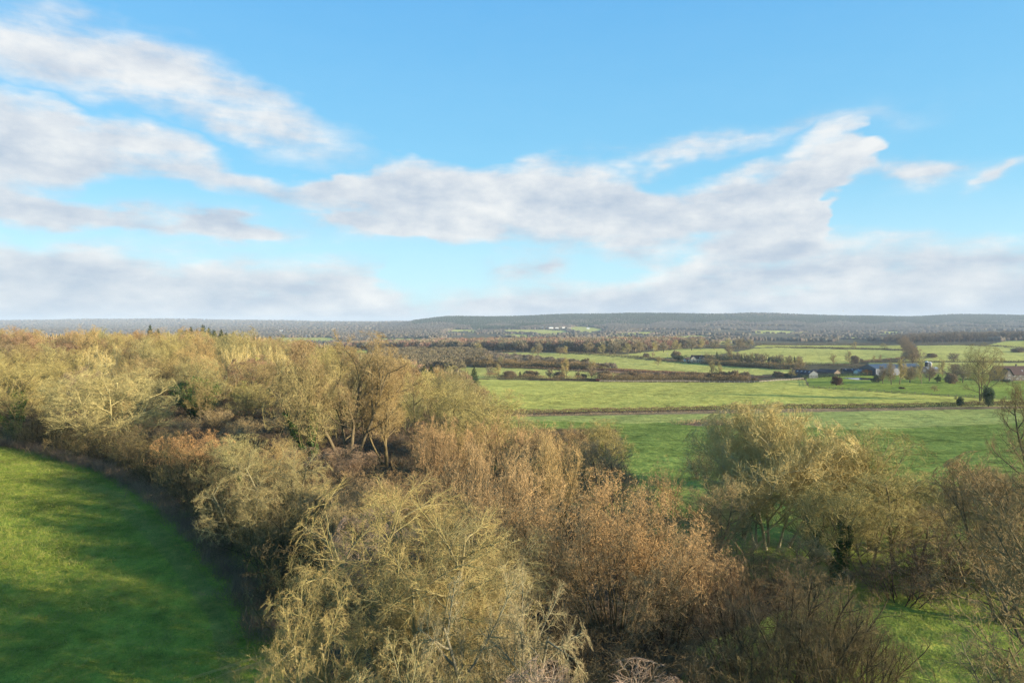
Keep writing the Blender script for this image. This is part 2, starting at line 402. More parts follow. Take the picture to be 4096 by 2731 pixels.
def make_tree(seed, H, W_, trunks, levels, env=None, rt=0.2, nthick=2, ivy=0, soft=0.3):
    """returns (trunk bag, crown bag, ivy bag). trunks: list of (x, y, dx, dy, length fraction)"""
    rg = np.random.default_rng(seed)
    tr = np.array(trunks, float)
    P0 = np.stack([tr[:, 0], tr[:, 1], np.full(len(tr), -0.4)], -1)
    d = np.stack([tr[:, 2], tr[:, 3], np.ones(len(tr))], -1)
    L = tr[:, 4] * H
    r0 = rt * rg.uniform(0.7, 1.1, len(tr))
    P, R = curve(rg, P0, d, L, 9, 0.07, 0.03, r0, r0 * 0.35)
    R[:, 0] *= 1.35
    c = np.array([0, 0, H * 0.55]); rad = np.array([W_ / 2, W_ / 2, H * 0.45])
    if env: c = np.array([env[0], env[1], H * env[2]]); rad = np.array([W_ / 2, W_ / 2, H * env[3]])
    LV = [(P, R, 7, np.zeros(P.shape[1]), 0)]
    N = len(levels); Pt, Rt = P, R
    for li, lv in enumerate(levels):
        P, R, L = spawn(rg, P, R, L, lv)
        a = (li + 1) / N; K = P.shape[1]
        LV.append((P, R, lv.get('s', 2 if li >= 2 else 5), a - (1 - np.linspace(0, 1, K)) / N, 0 if li < nthick - 1 else 1))
    # stretch the skeleton to the wanted height and spread, round it off, then give it thickness
    E = LV[-1][0].reshape(-1, 3)
    sh = H / np.quantile(E[:, 2], 0.995); sw = W_ / (2 * np.quantile(np.hypot(E[:, 0] - c[0], E[:, 1] - c[1]), 0.93))
    sc = np.array([sw, sw, sh])
    fit = lambda P: squash(P * sc, c, rad * 1.03, soft)
    tb, cb, ib = Bag(), Bag(), Bag()
    for P, R, S, at, w in LV:
        V, Q = tubes(fit(P), R, S, rg)
        (cb if w else tb).add(V, Q, np.broadcast_to(at[None, :, None], (len(P), P.shape[1], S)).ravel())
    P, R = fit(Pt), Rt
    if ivy:
        k = ivy; i = rg.integers(0, len(P), k); t = rg.random(k) ** 1.2 * 6.5
        j = t.astype(int); f = (t - j)[:, None]
        cen = P[i, j] * (1 - f) + P[i, j + 1] * f
        rr = (R[i, j] * 1.2 + 0.25 * (0.4 + 0.8 * np.sin(t * 1.3 + i) ** 2))[:, None]
        cen = cen + unit(rg.normal(size=(k, 3))) * rr * rg.uniform(0.5, 1.25, (k, 1))
        cen[:, 2] = np.maximum(cen[:, 2], 0.05)
        V, Q = leaf_quads(rg, cen, 0.10); ib.add(V, Q, 0.0)
    return tb, cb, ib

PROTO = {}
def proto(key, mat, bags, H, Wd, ivymat='ivy'):
    tb, cb, ib = bags
    PROTO[key] = dict(H=H, W=Wd, trunk=tb.mesh('trunk', M[mat]), crown=cb.mesh('crown', M[mat]), ivy=ib.mesh('ivy', M[ivymat]) if ib.n else None)
    PROTO[key]['n'] = sum(len(b.V and np.concatenate(b.Q)) if b.n else 0 for b in (tb, cb, ib))

def multi(rg, n, spread, lean, l0=0.6, l1=0.95):
    out = []
    for k in range(n):
        a = k / n * 6.283 + rg.uniform(-.4, .4); q = rg.uniform(0.2, 1.0)
        out.append((math.cos(a) * spread * q, math.sin(a) * spread * q, math.cos(a) * lean * q, math.sin(a) * lean * q, rg.uniform(l0, l1)))
    return out

def dome(seed, H, Wd, thick=0.017, dens=1.0, ivy=0, lean=0.25, ntr=2, up=0.10, droop=0.0):
    rg = np.random.default_rng(seed)
    n = lambda v: max(2, int(round(v * dens)))
    return make_tree(seed, H, Wd, multi(rg, ntr, 0.25, lean, 0.62, 0.75), [
        dict(n=10, t0=0.18, t1=1.0, ang=50, len=0.66, taper=0.45, r=0.075, K=6, curl=0.13, trop=up, s=5),
        dict(n=9, t0=0.25, ang=44, len=0.52, taper=0.4, r=0.034, K=5, curl=0.16, trop=up * 0.8, s=3),
        dict(n=n(8), t0=0.2, ang=42, len=0.52, taper=0.35, r=thick * 1.25, K=4, curl=0.18, trop=0.06 - droop, s=2),
        dict(n=n(8), t0=0.1, ang=42, len=0.78, taper=0.3, r=thick, K=3, curl=0.2, trop=0.05 - droop, s=2, thin=0.5),
    ], ivy=ivy, rt=0.19, soft=0.12)

proto('ash', 'olive', dome(11, 12, 11), 12, 11)
proto('ashb', 'olive', dome(12, 12, 12, ntr=3, lean=0.35), 12, 12)
proto('ashc', 'olive', dome(13, 12, 10, ntr=1, lean=0.1), 12, 10)
proto('maple', 'brown', dome(14, 11, 10, ntr=2, thick=0.013), 11, 10)
proto('mapleb', 'brown', dome(15, 11, 11, ntr=4, lean=0.4), 11, 11)
proto('birch', 'red', dome(16, 13, 8, ntr=3, lean=0.12, up=0.22), 13, 8)
proto('lichentree', 'lichen', dome(19, 12, 17, ntr=5, lean=0.65, up=0.08, thick=0.018), 12, 17)
proto('slender', 'pale', dome(18, 14, 6, ntr=2, dens=0.75, lean=0.1, up=0.25), 14, 6)
proto('ivied', 'olive', dome(17, 11, 10, ivy=9000, ntr=3, lean=0.3, dens=0.85), 11, 10)
proto('oak', 'brown', make_tree(21, 19, 17, [(0, 0, 0.02, 0.02, 0.66), (0.2, 0.1, 0.42, -.1, 0.62), (-.2, 0, -0.38, 0.1, 0.6), (0, .2, 0.1, 0.4, .58)], [
        dict(n=10, t0=0.3, t1=1.0, ang=44, len=0.60, taper=0.45, r=0.13, K=7, curl=0.16, trop=0.14, s=6),
        dict(n=8, t0=0.25, ang=42, len=0.46, taper=0.4, r=0.05, K=6, curl=0.2, trop=0.10, s=4),
        dict(n=7, t0=0.2, ang=42, len=0.50, taper=0.35, r=0.02, K=5, curl=0.22, trop=0.08, s=2),
        dict(n=7, t0=0.1, ang=42, len=0.65, taper=0.3, r=0.014, K=3, curl=0.2, trop=0.07, s=2, thin=0.5),
        dict(n=4, t0=0.1, ang=42, len=0.75, taper=0.3, r=0.013, K=3, curl=0.2, trop=0.07, s=2, thin=0.5),
    ], rt=0.30, ivy=0), 19, 17)
proto('willow', 'pale', make_tree(22, 13, 15, [(-.9, 0, -0.40, 0.05, 0.62), (0.9, 0.1, 0.16, -.35, 0.66), (-.7, 0.6, -0.15, 0.42, 0.64), (1.6, 0, 0.48, 0.1, 0.62), (.2, .3, .02, .0, .74), (-.3, -.5, -.2, -.4, .6)], [
        dict(n=12, t0=0.26, t1=1.0, ang=58, len=0.85, taper=0.35, r=0.075, K=7, curl=0.16, trop=0.12, s=6),
        dict(n=10, t0=0.2, ang=46, len=0.50, taper=0.35, r=0.032, K=5, curl=0.16, trop=0.10, s=4),
        dict(n=9, t0=0.15, ang=40, len=0.55, taper=0.35, r=0.014, K=4, curl=0.16, trop=0.12, s=2),
        dict(n=10, t0=0.05, ang=44, len=0.85, taper=0.3, r=0.021, K=3, curl=0.2, trop=0.06, s=2, thin=0.5),
    ], rt=0.15, env=(0, 0, 0.50, 0.50), soft=0.08), 13, 15)
rg_ = np.random.default_rng(5)
M['hazel'] = twig_mat('hazel_bark', (0.16, 0.13, 0.07), (0.34, 0.26, 0.13), (0.52, 0.36, 0.18), 0.3)
proto('hazel', 'hazel', make_tree(23, 10.5, 14.5, multi(rg_, 38, 1.3, 0.95, 0.6, 0.98), [
        dict(n=8, t0=0.3, t1=1.0, ang=26, len=0.42, taper=0.5, r=0.028, K=5, curl=0.10, trop=0.04, s=4),
        dict(n=8, t0=0.1, ang=36, len=0.5, taper=0.3, r=0.011, K=4, curl=0.12, trop=0.03, s=2),
        dict(n=8, t0=0.1, ang=40, len=0.5, taper=0.3, r=0.009, K=3, curl=0.16, trop=0.0, s=2, thin=0.8),
        dict(n=3, t0=0.2, ang=60, len=0.34, taper=0.2, r=0.016, K=3, curl=0.1, trop=-0.6, s=2, thin=0.9),
    ], rt=0.06, env=(0, 0, 0.36, 0.64), soft=0.1), 10.5, 14.5)
proto('hazelb', 'hazel', make_tree(24, 10, 8, multi(rg_, 18, 1.2, 0.35, 0.6, 0.98), [
        dict(n=8, t0=0.25, t1=1.0, ang=24, len=0.40, taper=0.5, r=0.03, K=5, curl=0.10, trop=0.08, s=4),
        dict(n=8, t0=0.1, ang=34, len=0.5, taper=0.35, r=0.014, K=4, curl=0.12, trop=0.06, s=2),
        dict(n=10, t0=0.1, ang=40, len=0.5, taper=0.3, r=0.013, K=3, curl=0.16, trop=0.0, s=2, thin=0.8),
    ], rt=0.06, env=(0, 0, 0.42, 0.58), soft=0.12), 10, 8)
def arching(seed, H, Wd, ntr, dens=1.0):
    rg = np.random.default_rng(seed)
    return make_tree(seed, H, Wd, multi(rg, ntr, 0.8, 0.5, 0.6, 0.85), [
        dict(n=11, t0=0.25, t1=1.0, ang=55, len=0.60, taper=0.4, r=0.06, K=8, curl=0.10, trop=-0.015, s=6),
        dict(n=10, t0=0.2, ang=42, len=0.50, taper=0.4, r=0.022, K=7, curl=0.10, trop=-0.03, s=4),
        dict(n=int(10 * dens), t0=0.1, ang=36, len=0.52, taper=0.35, r=0.009, K=6, curl=0.10, trop=-0.05, s=3),
        dict(n=int(10 * dens), t0=0.05, ang=36, len=0.55, taper=0.3, r=0.0065, K=4, curl=0.10, trop=-0.05, s=2, thin=0.6),
    ], rt=0.16, env=(0, 0, 0.48, 0.52))
proto('arching', 'grey', arching(31, 13, 13, 6), 13, 13)
proto('archingb', 'grey', arching(32, 9, 8, 4), 9, 8)
proto('scrub', 'dark', make_tree(41, 4, 5, multi(rg_, 14, 1.0, 0.6, 0.5, 0.9), [
        dict(n=7, t0=0.2, t1=1.0, ang=40, len=0.6, taper=0.4, r=0.02, K=4, curl=0.2, trop=-0.05, s=3),
        dict(n=7, t0=0.2, ang=45, len=0.55, taper=0.35, r=0.010, K=4, curl=0.25, trop=-0.06, s=2),
        dict(n=9, t0=0.05, ang=50, len=0.55, taper=0.3, r=0.012, K=3, curl=0.2, trop=-0.04, s=2, thin=0.8),
    ], rt=0.04), 4, 5)
proto('bramble', 'brown', make_tree(42, 4, 5.5, multi(rg_, 16, 1.4, 0.7, 0.5, 0.9), [
        dict(n=7, t0=0.2, t1=1.0, ang=40, len=0.6, taper=0.4, r=0.018, K=4, curl=0.2, trop=-0.02, s=3),
        dict(n=7, t0=0.2, ang=40, len=0.5, taper=0.35, r=0.009, K=4, curl=0.2, trop=0.0, s=2),
        dict(n=6, t0=0.15, ang=40, len=0.5, taper=0.3, r=0.008, K=3, curl=0.2, trop=0.02, s=2, thin=0.8),
    ], rt=0.04, env=(0, 0, 0.4, 0.6)), 4, 5.5)
proto('sparse', 'dark', make_tree(43, 8.5, 8, multi(rg_, 14, 1.2, 0.5, 0.6, 0.9), [
        dict(n=10, t0=0.2, t1=1.0, ang=36, len=0.5, taper=0.5, r=0.024, K=6, curl=0.14, trop=0.05, s=4),
        dict(n=9, t0=0.15, ang=40, len=0.5, taper=0.35, r=0.009, K=5, curl=0.16, trop=0.02, s=3),
        dict(n=9, t0=0.15, ang=40, len=0.48, taper=0.3, r=0.006, K=4, curl=0.16, trop=0.0, s=2, thin=0.7),
    ], rt=0.09), 8.5, 8)
# far trees: thicker twigs, fewer of them, same build
def far_dome(seed, H, Wd, th=0.09, ntr=1):
    rg = np.random.default_rng(seed)
    return make_tree(seed, H, Wd, multi(rg, ntr, 0.2, 0.12, 0.6, 0.7), [
        dict(n=13, t0=0.14, t1=1.0, ang=54, len=0.66, taper=0.4, r=0.09, K=5, curl=0.14, trop=0.10, s=4),
        dict(n=9, t0=0.2, ang=44, len=0.52, taper=0.4, r=0.06, K=4, curl=0.16, trop=0.06, s=2),
        dict(n=17, t0=0.05, ang=48, len=0.6, taper=0.35, r=th, K=3, curl=0.18, trop=0.03, s=2),
    ], rt=0.28)
proto('fartree', 'olive', far_dome(51, 12, 12), 12, 12)
proto('fartreeb', 'dull', far_dome(52, 12, 11, 0.09, 2), 12, 11)
proto('farshrub', 'dull', far_dome(53, 6, 8, 0.10, 7), 6, 8)

def conifer(seed, H, Wd, nb=150, th=0.05):
    rg = np.random.default_rng(seed)
    tb, cb, ib = Bag(), Bag(), Bag()
    P, R = curve(rg, np.array([[0, 0, -0.3]]), np.array([[0, 0, 1.0]]), np.array([H + .3]), 8, 0.01, 0.3, np.array([0.2]), np.array([0.02]))
    V, Q = tubes(P, R, 6, rg); tb.add(V, Q, 0.0)
    t = np.linspace(0.06, 0.98, nb); az = np.arange(nb) * 2.4 + rg.normal(0, .3, nb)
    p = np.stack([np.zeros(nb), np.zeros(nb), t * H], -1)
    L = (Wd / 2) * (1 - t) ** 0.8 * rg.uniform(0.75, 1.2, nb) + 0.15
    d = np.stack([np.cos(az), np.sin(az), -0.25 + 0.5 * t], -1)
    P, R = curve(rg, p, d, L, 5, 0.05, 0.03, np.full(nb, th), np.full(nb, th * 0.4))
    V, Q = tubes(P, R, 2, rg); cb.add(V, Q, 0.5)
    P2, R2, L2 = spawn(rg, P, R, L, dict(n=14, t0=0.15, ang=50, len=0.38, taper=0.5, r=th, K=3, curl=0.1, trop=-0.12, thin=0.5))
    V, Q = tubes(P2, R2 + th * 0.6, 2, rg); cb.add(V, Q, 0.8)
    P3, R3, L3 = spawn(rg, P2, R2, L2, dict(n=4, t0=0.2, ang=50, len=0.6, taper=0.5, r=th, K=2, curl=0.1, trop=-0.2, thin=0.5))
    V, Q = tubes(P3, R3 + th * 0.3, 2, rg); cb.add(V, Q, 0.8)
    return tb, cb, ib
def proto_conifer(key, bags, H, Wd, leaf='conifer'):
    tb, cb, ib = bags
    PROTO[key] = dict(H=H, W=Wd, trunk=tb.mesh('trunk', M['dark']), crown=cb.mesh('crown', M[leaf]), ivy=None, n=0)
proto_conifer('spruce', conifer(61, 14, 5.5), 14, 5.5)
proto_conifer('spruceb', conifer(62, 12, 6.5, 110, 0.06), 12, 6.5)

def evergreen(seed, H, Wd, n=16000, size=0.09, cols=9):
    rg = np.random.default_rng(seed); tb, cb, ib = Bag(), Bag(), Bag()
    P, R = curve(rg, np.array([[0, 0, -0.3]]), np.array([[0.05, 0, 1.0]]), np.array([H * .7]), 6, 0.05, 0.1, np.array([0.14]), np.array([0.04]))
    V, Q = tubes(P, R, 6, rg); tb.add(V, Q, 0.0)
    cc = rg.normal(size=(cols * 4, 3)) * np.array([Wd * .2, Wd * .2, H * .18]) + np.array([0, 0, H * .5])
    i = rg.integers(0, len(cc), n); c = cc[i] + unit(rg.normal(size=(n, 3))) * (Wd * .2) * rg.random((n, 1)) ** 0.4 * np.array([1, 1, .8])
    c[:, 2] = np.abs(c[:, 2])
    V, Q = leaf_quads(rg, c, size); cb.add(V, Q, 0.5)
    return tb, cb, ib
proto_conifer('holly', evergreen(71, 5, 5), 5, 5, 'ivy')
proto_conifer('yewfar', evergreen(72, 6, 6, 2500, 0.28), 6, 6, 'conifer')
proto_conifer('goldbush', evergreen(73, 5, 3, 2500, 0.2), 5, 3, 'yellowleaf')

# ------------------------------------------------------------------ placing trees
TREES = []   # (x, y, w) of everything planted, to keep the filler trees apart
def plant(key, px, D, h, w, label, cat='tree', group=None, tint=(1, 1, 1), name=None, rz=None, parts=True, z=0.0, xy=None):
    p = PROTO[key]
    loc = W(px, D) if xy is None else Vector((xy[0], xy[1], float(ht(xy[0], xy[1]))))
    loc.z += z - 0.05
    rz = rng.uniform(0, 6.28) if rz is None else rz
    t = empty(name or 'bare_tree', loc, rz, (w / p['W'], w / p['W'], h / p['H']))
    tag(t, label, cat, group)
    for nm in ('trunk', 'crown', 'ivy'):
        if p[nm] is None: continue
        o = link(nm, p[nm], t); o.color = (*tint, 1)
    TREES.append((loc.x, loc.y, w))
    return t
LMK = []   # landmarks: (x, y, phrase)
# ------------------------------------------------------------------ hero trees of the near wood, thicket and right-hand clump
OL = (1.0, 1.0, 0.92); YE = (1.10, 1.05, 0.86); BR = (1.0, 0.93, 0.86); RE = (1.04, 0.90, 0.80); DK = (0.72, 0.72, 0.68); GR = (1.0, 1.0, 1.1)
def hero(key, px, D, h, w, label, phrase=None, **k):
    t = plant(key, px, D, h, w, label, **k)
    if phrase: LMK.append((t.location.x, t.location.y, phrase))
    return t
hero('arching', 425, 33, 13.4, 13.0, 'big pale grey arching tree nearest the camera, beside the pasture corner', 'the big arching grey tree', tint=YE, rz=0.4)
hero('arching', 468, 36, 11.6, 10.0, 'grey-olive arching tree crowded against the right side of the biggest arching tree', tint=OL, rz=1.9)
hero('archingb', 318, 28.5, 9.4, 7.0, 'low arching branches fanning over the pasture edge in front of the big grey tree', tint=YE, rz=1.0)
hero('archingb', 505, 27, 10.5, 7.5, 'grey arching tree just right of the biggest arching tree, at its foot', tint=GR, rz=2.2)
hero('archingb', 395, 23.5, 9.0, 7.0, 'dense low grey-olive tree cut by the bottom of the photo', tint=OL, rz=3.2)
hero('birch', 640, 22, 8.6, 7.0, 'bare grey shoots poking up along the bottom edge, below the round hazel', tint=GR)
hero('birch', 560, 20.5, 9.6, 6.0, 'pale twiggy grey shrub at the bottom between arching tree and round hazel', tint=GR)
hero('birch', 705, 21.5, 7.6, 5.0, 'thin grey shoots at the bottom edge under the sparse dark thicket', tint=GR)
hero('hazel', 616, 45, 11.2, 16.0, 'round orange-brown hazel with many fanned stems and catkins', 'the round orange-brown hazel', cat='hazel', name='hazel_tree', tint=(1.15, 1.0, 0.85), rz=0.2)
for k, (key, px, D, h, w) in enumerate([('sparse', 770, 33, 5.2, 7), ('scrub', 815, 41, 4.4, 7), ('sparse', 845, 39, 5.4, 7), ('scrub', 760, 29, 3.8, 6), ('sparse', 880, 36, 4.2, 6), ('scrub', 725, 36, 4.0, 6), ('scrub', 850, 30, 3.2, 5)]):
    plant(key, px, D, h, w, 'dark tangled thorn bush in the thicket beside the small bright meadow', cat='bush', name='thorn_bush', group='thorn bushes by the bright meadow', tint=(1.3, 1.25, 1.0))
hero('hazelb', 520, 55, 11.2, 8.5, 'upright brown hazel immediately left of the round orange hazel', cat='hazel', name='hazel_tree', tint=BR)
hero('hazelb', 478, 61, 11.0, 8.0, 'brown hazel clump behind the big arching tree, dark slender stems', cat='hazel', name='hazel_tree', tint=BR)
hero('hazelb', 548, 66, 12.0, 8.5, 'golden-brown hazel standing behind the round orange hazel, left half', cat='hazel', name='hazel_tree', tint=YE)
hero('hazelb', 440, 72, 11.4, 8.5, 'reddish brown hazel clump below the tall red-topped oak', cat='hazel', name='hazel_tree', tint=RE)
hero('hazelb', 505, 78, 12.0, 9.0, 'pinkish brown hazel thicket in front of the pale lichen tree', cat='hazel', name='hazel_tree', tint=RE)
hero('maple', 610, 70, 10.2, 9.5, 'greyish bush-headed tree behind the round orange hazel', tint=GR)
hero('ivied', 604, 104, 10.2, 10.5, 'squat ivy-hearted olive tree alone against the dark green field', 'the squat ivied tree', tint=YE)
hero('maple', 576, 88, 10.4, 9.0, 'brown bushy tree between the pale lichen tree and squat ivied tree', tint=BR)
hero('ashb', 487, 108, 13.6, 17.0, 'pale lichen-covered spreading tree at the near edge of the light green field', 'the pale lichen tree', tint=(1.2, 1.15, 0.95))
hero('ashc', 452, 112, 12.6, 10.0, 'thin yellow-green tree just left of the pale lichen tree', tint=YE)
hero('willow', 770, 66, 14.4, 17.0, 'large dome-headed tree with white trunks beside the dark green field', 'the white-trunked dome tree', tint=(1.05, 1.02, 0.9), rz=0.0)
hero('ashb', 875, 64, 11.8, 13.0, 'dense rounded yellow-olive tree touching the white-trunked dome tree on its right', 'the dense yellow-olive tree', tint=YE)
hero('ashc', 900, 57, 8.8, 9.5, 'lower yellow-olive crown in front of the dense rounded tree', tint=YE)
hero('ivied', 842, 54, 8.2, 8.0, 'short tree with green ivy under the white-trunked dome tree', tint=YE)
hero('maple', 715, 58, 8.6, 8.0, 'brownish spreading tree leaning between round hazel and white trunks', tint=OL)
hero('sparse', 800, 37, 7.4, 9.0, 'sparse dark thicket with grass showing through its stems', 'the sparse dark thicket', tint=(1.35, 1.25, 1.1))
hero('sparse', 742, 40, 6.6, 8.0, 'thin dark-stemmed shrub between the round hazel and sparse thicket', tint=(1.5, 1.2, 1.1))
hero('sparse', 838, 33, 6.4, 6.0, 'low dark thorny tree at the bottom beside the small bright meadow', tint=(1.3, 1.2, 1.0))
hero('maple', 1052, 31, 15.0, 14.0, 'big dark brown tree reaching in from the right edge, limbs overhanging the meadow', 'the dark tree at the right edge', tint=DK, rz=0.9)
hero('mapleb', 1005, 46, 11.6, 10.0, 'grey-brown tree with pale forked trunk in front of the dark shrubs', tint=(0.9, 0.85, 0.8))
hero('archingb', 1030, 24, 8.6, 8.0, 'dark arching branches low over the small bright meadow', tint=DK)
hero('maple', 1035, 88, 16.0, 10.0, 'dim grey tree on the right edge against the upper green field', tint=DK)
hero('maple', 985, 78, 6.0, 10.0, 'dark brown crown below the upper green field, behind the pale forked tree', tint=DK)
hero('mapleb', 1010, 62, 8.0, 10.0, 'brown twiggy tree between the dense yellow-olive tree and right edge', tint=BR)
hero('mapleb', 945, 66, 6.2, 9.0, 'low purplish twiggy tree right of the dense yellow-olive tree', tint=BR)
for i, (px, D, h) in enumerate([(905, 50, 4.2), (940, 52, 4.6), (975, 53, 4.6), (1012, 54, 5), (1045, 53, 5)]):
    plant('scrub', px, D, h, 7.5, ['shadowed bramble bush at the top of the small bright meadow, closest to the white-trunked tree', 'shadowed bramble bush at the head of the meadow, second from the white-trunked tree',
        'dark bramble bush in the middle of the bank above the meadow', 'dark bramble bush second from the right edge above the meadow', 'dark bramble bush on the right edge above the meadow'][i],
        cat='bush', name='bramble_bush', group='bramble bushes above the bright meadow', tint=(1.1, 1, 1))
for px, D, h, w in [(700, 108, 6, 8), (735, 100, 5, 8), (668, 80, 7, 7)]:
    plant('bramble', px, D, h, w, 'brown scrub behind the white-trunked dome tree', cat='bush', name='brown_bush', group='scrub behind the dome tree', tint=BR)
hero('oak', 348, 94, 19.6, 17.0, 'tallest tree, heavy bare oak with reddish twig tips rising to the skyline', 'the tall red-topped oak', cat='oak', name='oak_tree', tint=(1.0, 0.97, 0.9), rz=0.5)
hero('ivied', 312, 91, 15.0, 12.0, 'bare oak with green ivy up its trunk, left of the tall red-topped oak', 'the ivy-trunked oak', cat='oak', name='oak_tree', tint=BR)
hero('oak', 386, 99, 15.2, 12.5, 'bare oak with dark forked trunk, right of the tall red-topped oak', cat='oak', name='oak_tree', tint=YE, rz=2.0)
hero('ashc', 415, 112, 14.5, 10.0, 'bright yellow-twigged slender tree right of the forked oak', tint=YE)
hero('lichentree', 108, 103, 13.6, 19.0, 'wide lichen-yellow tree with pale limbs above the pasture hedge', 'the wide lichen-yellow tree', tint=(0.82, 0.78, 0.68), rz=0.3)
hero('ivied', 14, 116, 12.5, 16.0, 'large olive tree with ivy at the left edge', 'the ivied tree at the left edge', tint=YE)
hero('ashb', 62, 150, 14.5, 14.0, 'rounded olive crown behind and left of the wide lichen-yellow tree', tint=YE)
hero('holly', 193, 140, 9.5, 9.5, 'bright green ivy-smothered tree in the middle of the wood', 'the green ivy-smothered tree', name='ivy_covered_tree', tint=(1.1, 1.1, 0.9))
hero('ashb', 196, 141, 13.0, 12.0, 'bare crown spreading out of the green ivy-smothered tree', tint=OL)
hero('holly', 74, 168, 8, 6, 'small dark green evergreen in the hollow behind the wide lichen-yellow tree', cat='evergreen', name='evergreen_tree', tint=(0.8, 0.8, .8))
hero('goldbush', 262, 190, 11, 5, 'yellow-green leafy tree among pale trunks in the wood', 'the yellow-green leafy tree', name='leafy_tree')
hero('goldbush', 240, 170, 6, 5, 'small yellow-green leafy bush left of the taller yellow-green tree', cat='bush', name='leafy_bush')
hero('birch', 178, 102, 4.6, 8, 'rusty orange thicket dome at the end of the pasture hedge', cat='bush', name='rusty_bush', tint=(1.05, .86, .72))
hero('hazelb', 192, 84, 6.8, 10.5, 'rusty orange rounded bush above the pasture hedge', 'the rusty rounded bush', cat='bush', name='rusty_bush', tint=(1.08, 0.86, 0.70))
hero('ivied', 238, 73, 8.2, 9.5, 'olive shrub flecked with ivy between rusty bush and big arching tree', 'the ivy-flecked olive shrub', tint=OL)
hero('archingb', 282, 63, 8.6, 10.0, 'grey-twigged arching shrub behind the low arching branches', tint=OL)
hero('archingb', 245, 58, 6.8, 8.5, 'tangled olive-grey shrub leaning over the curved pasture edge', tint=OL)
# conifers along the crest of the wood
for k, (px, D, h, w) in enumerate([(150, 330, 23.5, 6), (158, 335, 22.5, 5), (186, 300, 22, 6.5), (191, 310, 22.6, 6), (197, 320, 23, 6), (203, 316, 23.5, 6.5), (209, 322, 23.4, 7), (214, 312, 22.6, 7),
        (221, 305, 21.5, 6.5), (226, 310, 21, 6), (233, 330, 21, 6), (240, 335, 20.8, 5.5), (247, 345, 20.5, 5.5), (254, 352, 20.4, 5), (262, 352, 20, 5), (270, 358, 19.8, 5.5), (279, 360, 19.2, 5.5), (288, 366, 19, 5.5),
        (296, 372, 18.6, 6), (303, 376, 18.8, 7), (309, 380, 18.8, 7), (315, 384, 17.6, 6.5), (322, 390, 17, 6), (331, 395, 17, 5), (424, 330, 15.5, 8), (431, 335, 16, 9), (437, 330, 12.5, 7), (365, 380, 12, 5)]):
    if px < 400: h, w = h - 0.9 - 1.6 * ((k * 7) % 5) / 4, w * (1.35 + 0.3 * ((k * 3) % 4) / 3)
    c = 'dark spruce standing above bare crowns on the crest of the wood' if px < 400 else 'dark spruce on the right shoulder of the wood'
    plant('spruce' if k % 2 else 'spruceb', px, D, h, w, c, cat='spruce', name='spruce_tree', group='spruces on the wood crest' if px < 400 else 'spruces on the wood shoulder', tint=(1, 1, 1))
hero('spruceb', 474, 400, 13.5, 8.0, 'single dark spruce at the foot of the wood beside the light green field', 'the field-side spruce', cat='spruce', name='spruce_tree')
hero('ivied', 447, 230, 15, 13, 'dark ivy-clad tree on the right shoulder of the wood', 'the dark ivy-clad shoulder tree', tint=DK)
hero('ivied', 452, 185, 13, 10, 'ivied tree at the wood edge behind the pale lichen tree', tint=OL)
for k, (px, D, h) in enumerate([(88, 185, 13.5), (98, 190, 14), (107, 182, 13), (116, 192, 14.5), (222, 200, 13.5), (230, 206, 14.5), (238, 198, 14), (247, 205, 15), (256, 212, 14.5), (268, 205, 14), (277, 212, 14), (285, 200, 13)]):
    plant('slender', px, D, h, 6.0, 'slender pale-trunked tree in the stand behind the wide lichen-yellow tree' if px < 150 else 'slender pale-trunked tree in the stand near the yellow-green leafy tree',
          name='slender_tree', group='slender trees left' if px < 150 else 'slender trees mid', tint=(1.15, 1.1, 0.9))

for k, (px, D, h, w) in enumerate([(712, 63, 6.5, 8), (745, 70, 6.2, 8), (818, 60, 7.4, 8.5), (845, 66, 9, 9), (872, 56, 7, 8.5), (905, 63, 8, 9), (925, 58, 6, 8)]):
    plant(['ashb', 'maple', 'ivied', 'ashb', 'ash', 'ashb', 'maple'][k], px, D, h, w, ['brown shrubby tree at the left foot of the white-trunked dome tree', 'low brown tree behind the left trunks of the white-trunked dome tree', 'ivy-flecked low tree right under the white-trunked dome tree',
        'mid-height olive tree between the dome tree and its right neighbour', 'low olive skirt of branches in front of the dense yellow-olive tree', 'olive tree at the right shoulder of the dense yellow-olive tree', 'low brown tree ending the right-hand clump beside the bramble bank'][k], tint=[OL, BR, YE, YE, YE, YE, OL][k])

# dark shrubs that make up the pasture hedge
EDGE = [(-8, 446), (12, 448), (30, 451), (50, 457), (68, 462), (84, 467), (100, 471), (116, 479), (132, 489), (147, 499), (161, 509), (175, 522), (189, 536), (203, 550), (217, 566), (231, 582), (244, 600), (254, 622), (262, 648)]
for k, (px, row) in enumerate(EDGE):
    g = G(px, row, 30, 130)
    x, y = g.x + 2.3, g.y + 2.0
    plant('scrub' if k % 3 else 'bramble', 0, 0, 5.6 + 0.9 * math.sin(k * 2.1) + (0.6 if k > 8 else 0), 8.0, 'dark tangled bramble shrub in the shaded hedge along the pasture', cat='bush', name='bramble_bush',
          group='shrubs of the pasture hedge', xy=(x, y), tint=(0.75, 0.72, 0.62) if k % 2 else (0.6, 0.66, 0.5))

for k, (px, row) in enumerate(EDGE[1::2]):
    g = G(px, row, 30, 130)
    plant(['bramble', 'hazelb', 'maple'][k % 3], 0, 0, (4.6 if px < 160 else 6.6) + 1.0 * math.sin(k * 1.7), 8.5, 'olive-brown thorn bush rising behind the dark pasture hedge', cat='bush', name='thorn_bush',
          group='thorn bushes behind the pasture hedge', xy=(g.x + 7.5, g.y + 6.5), tint=[OL, BR, YE][k % 3])
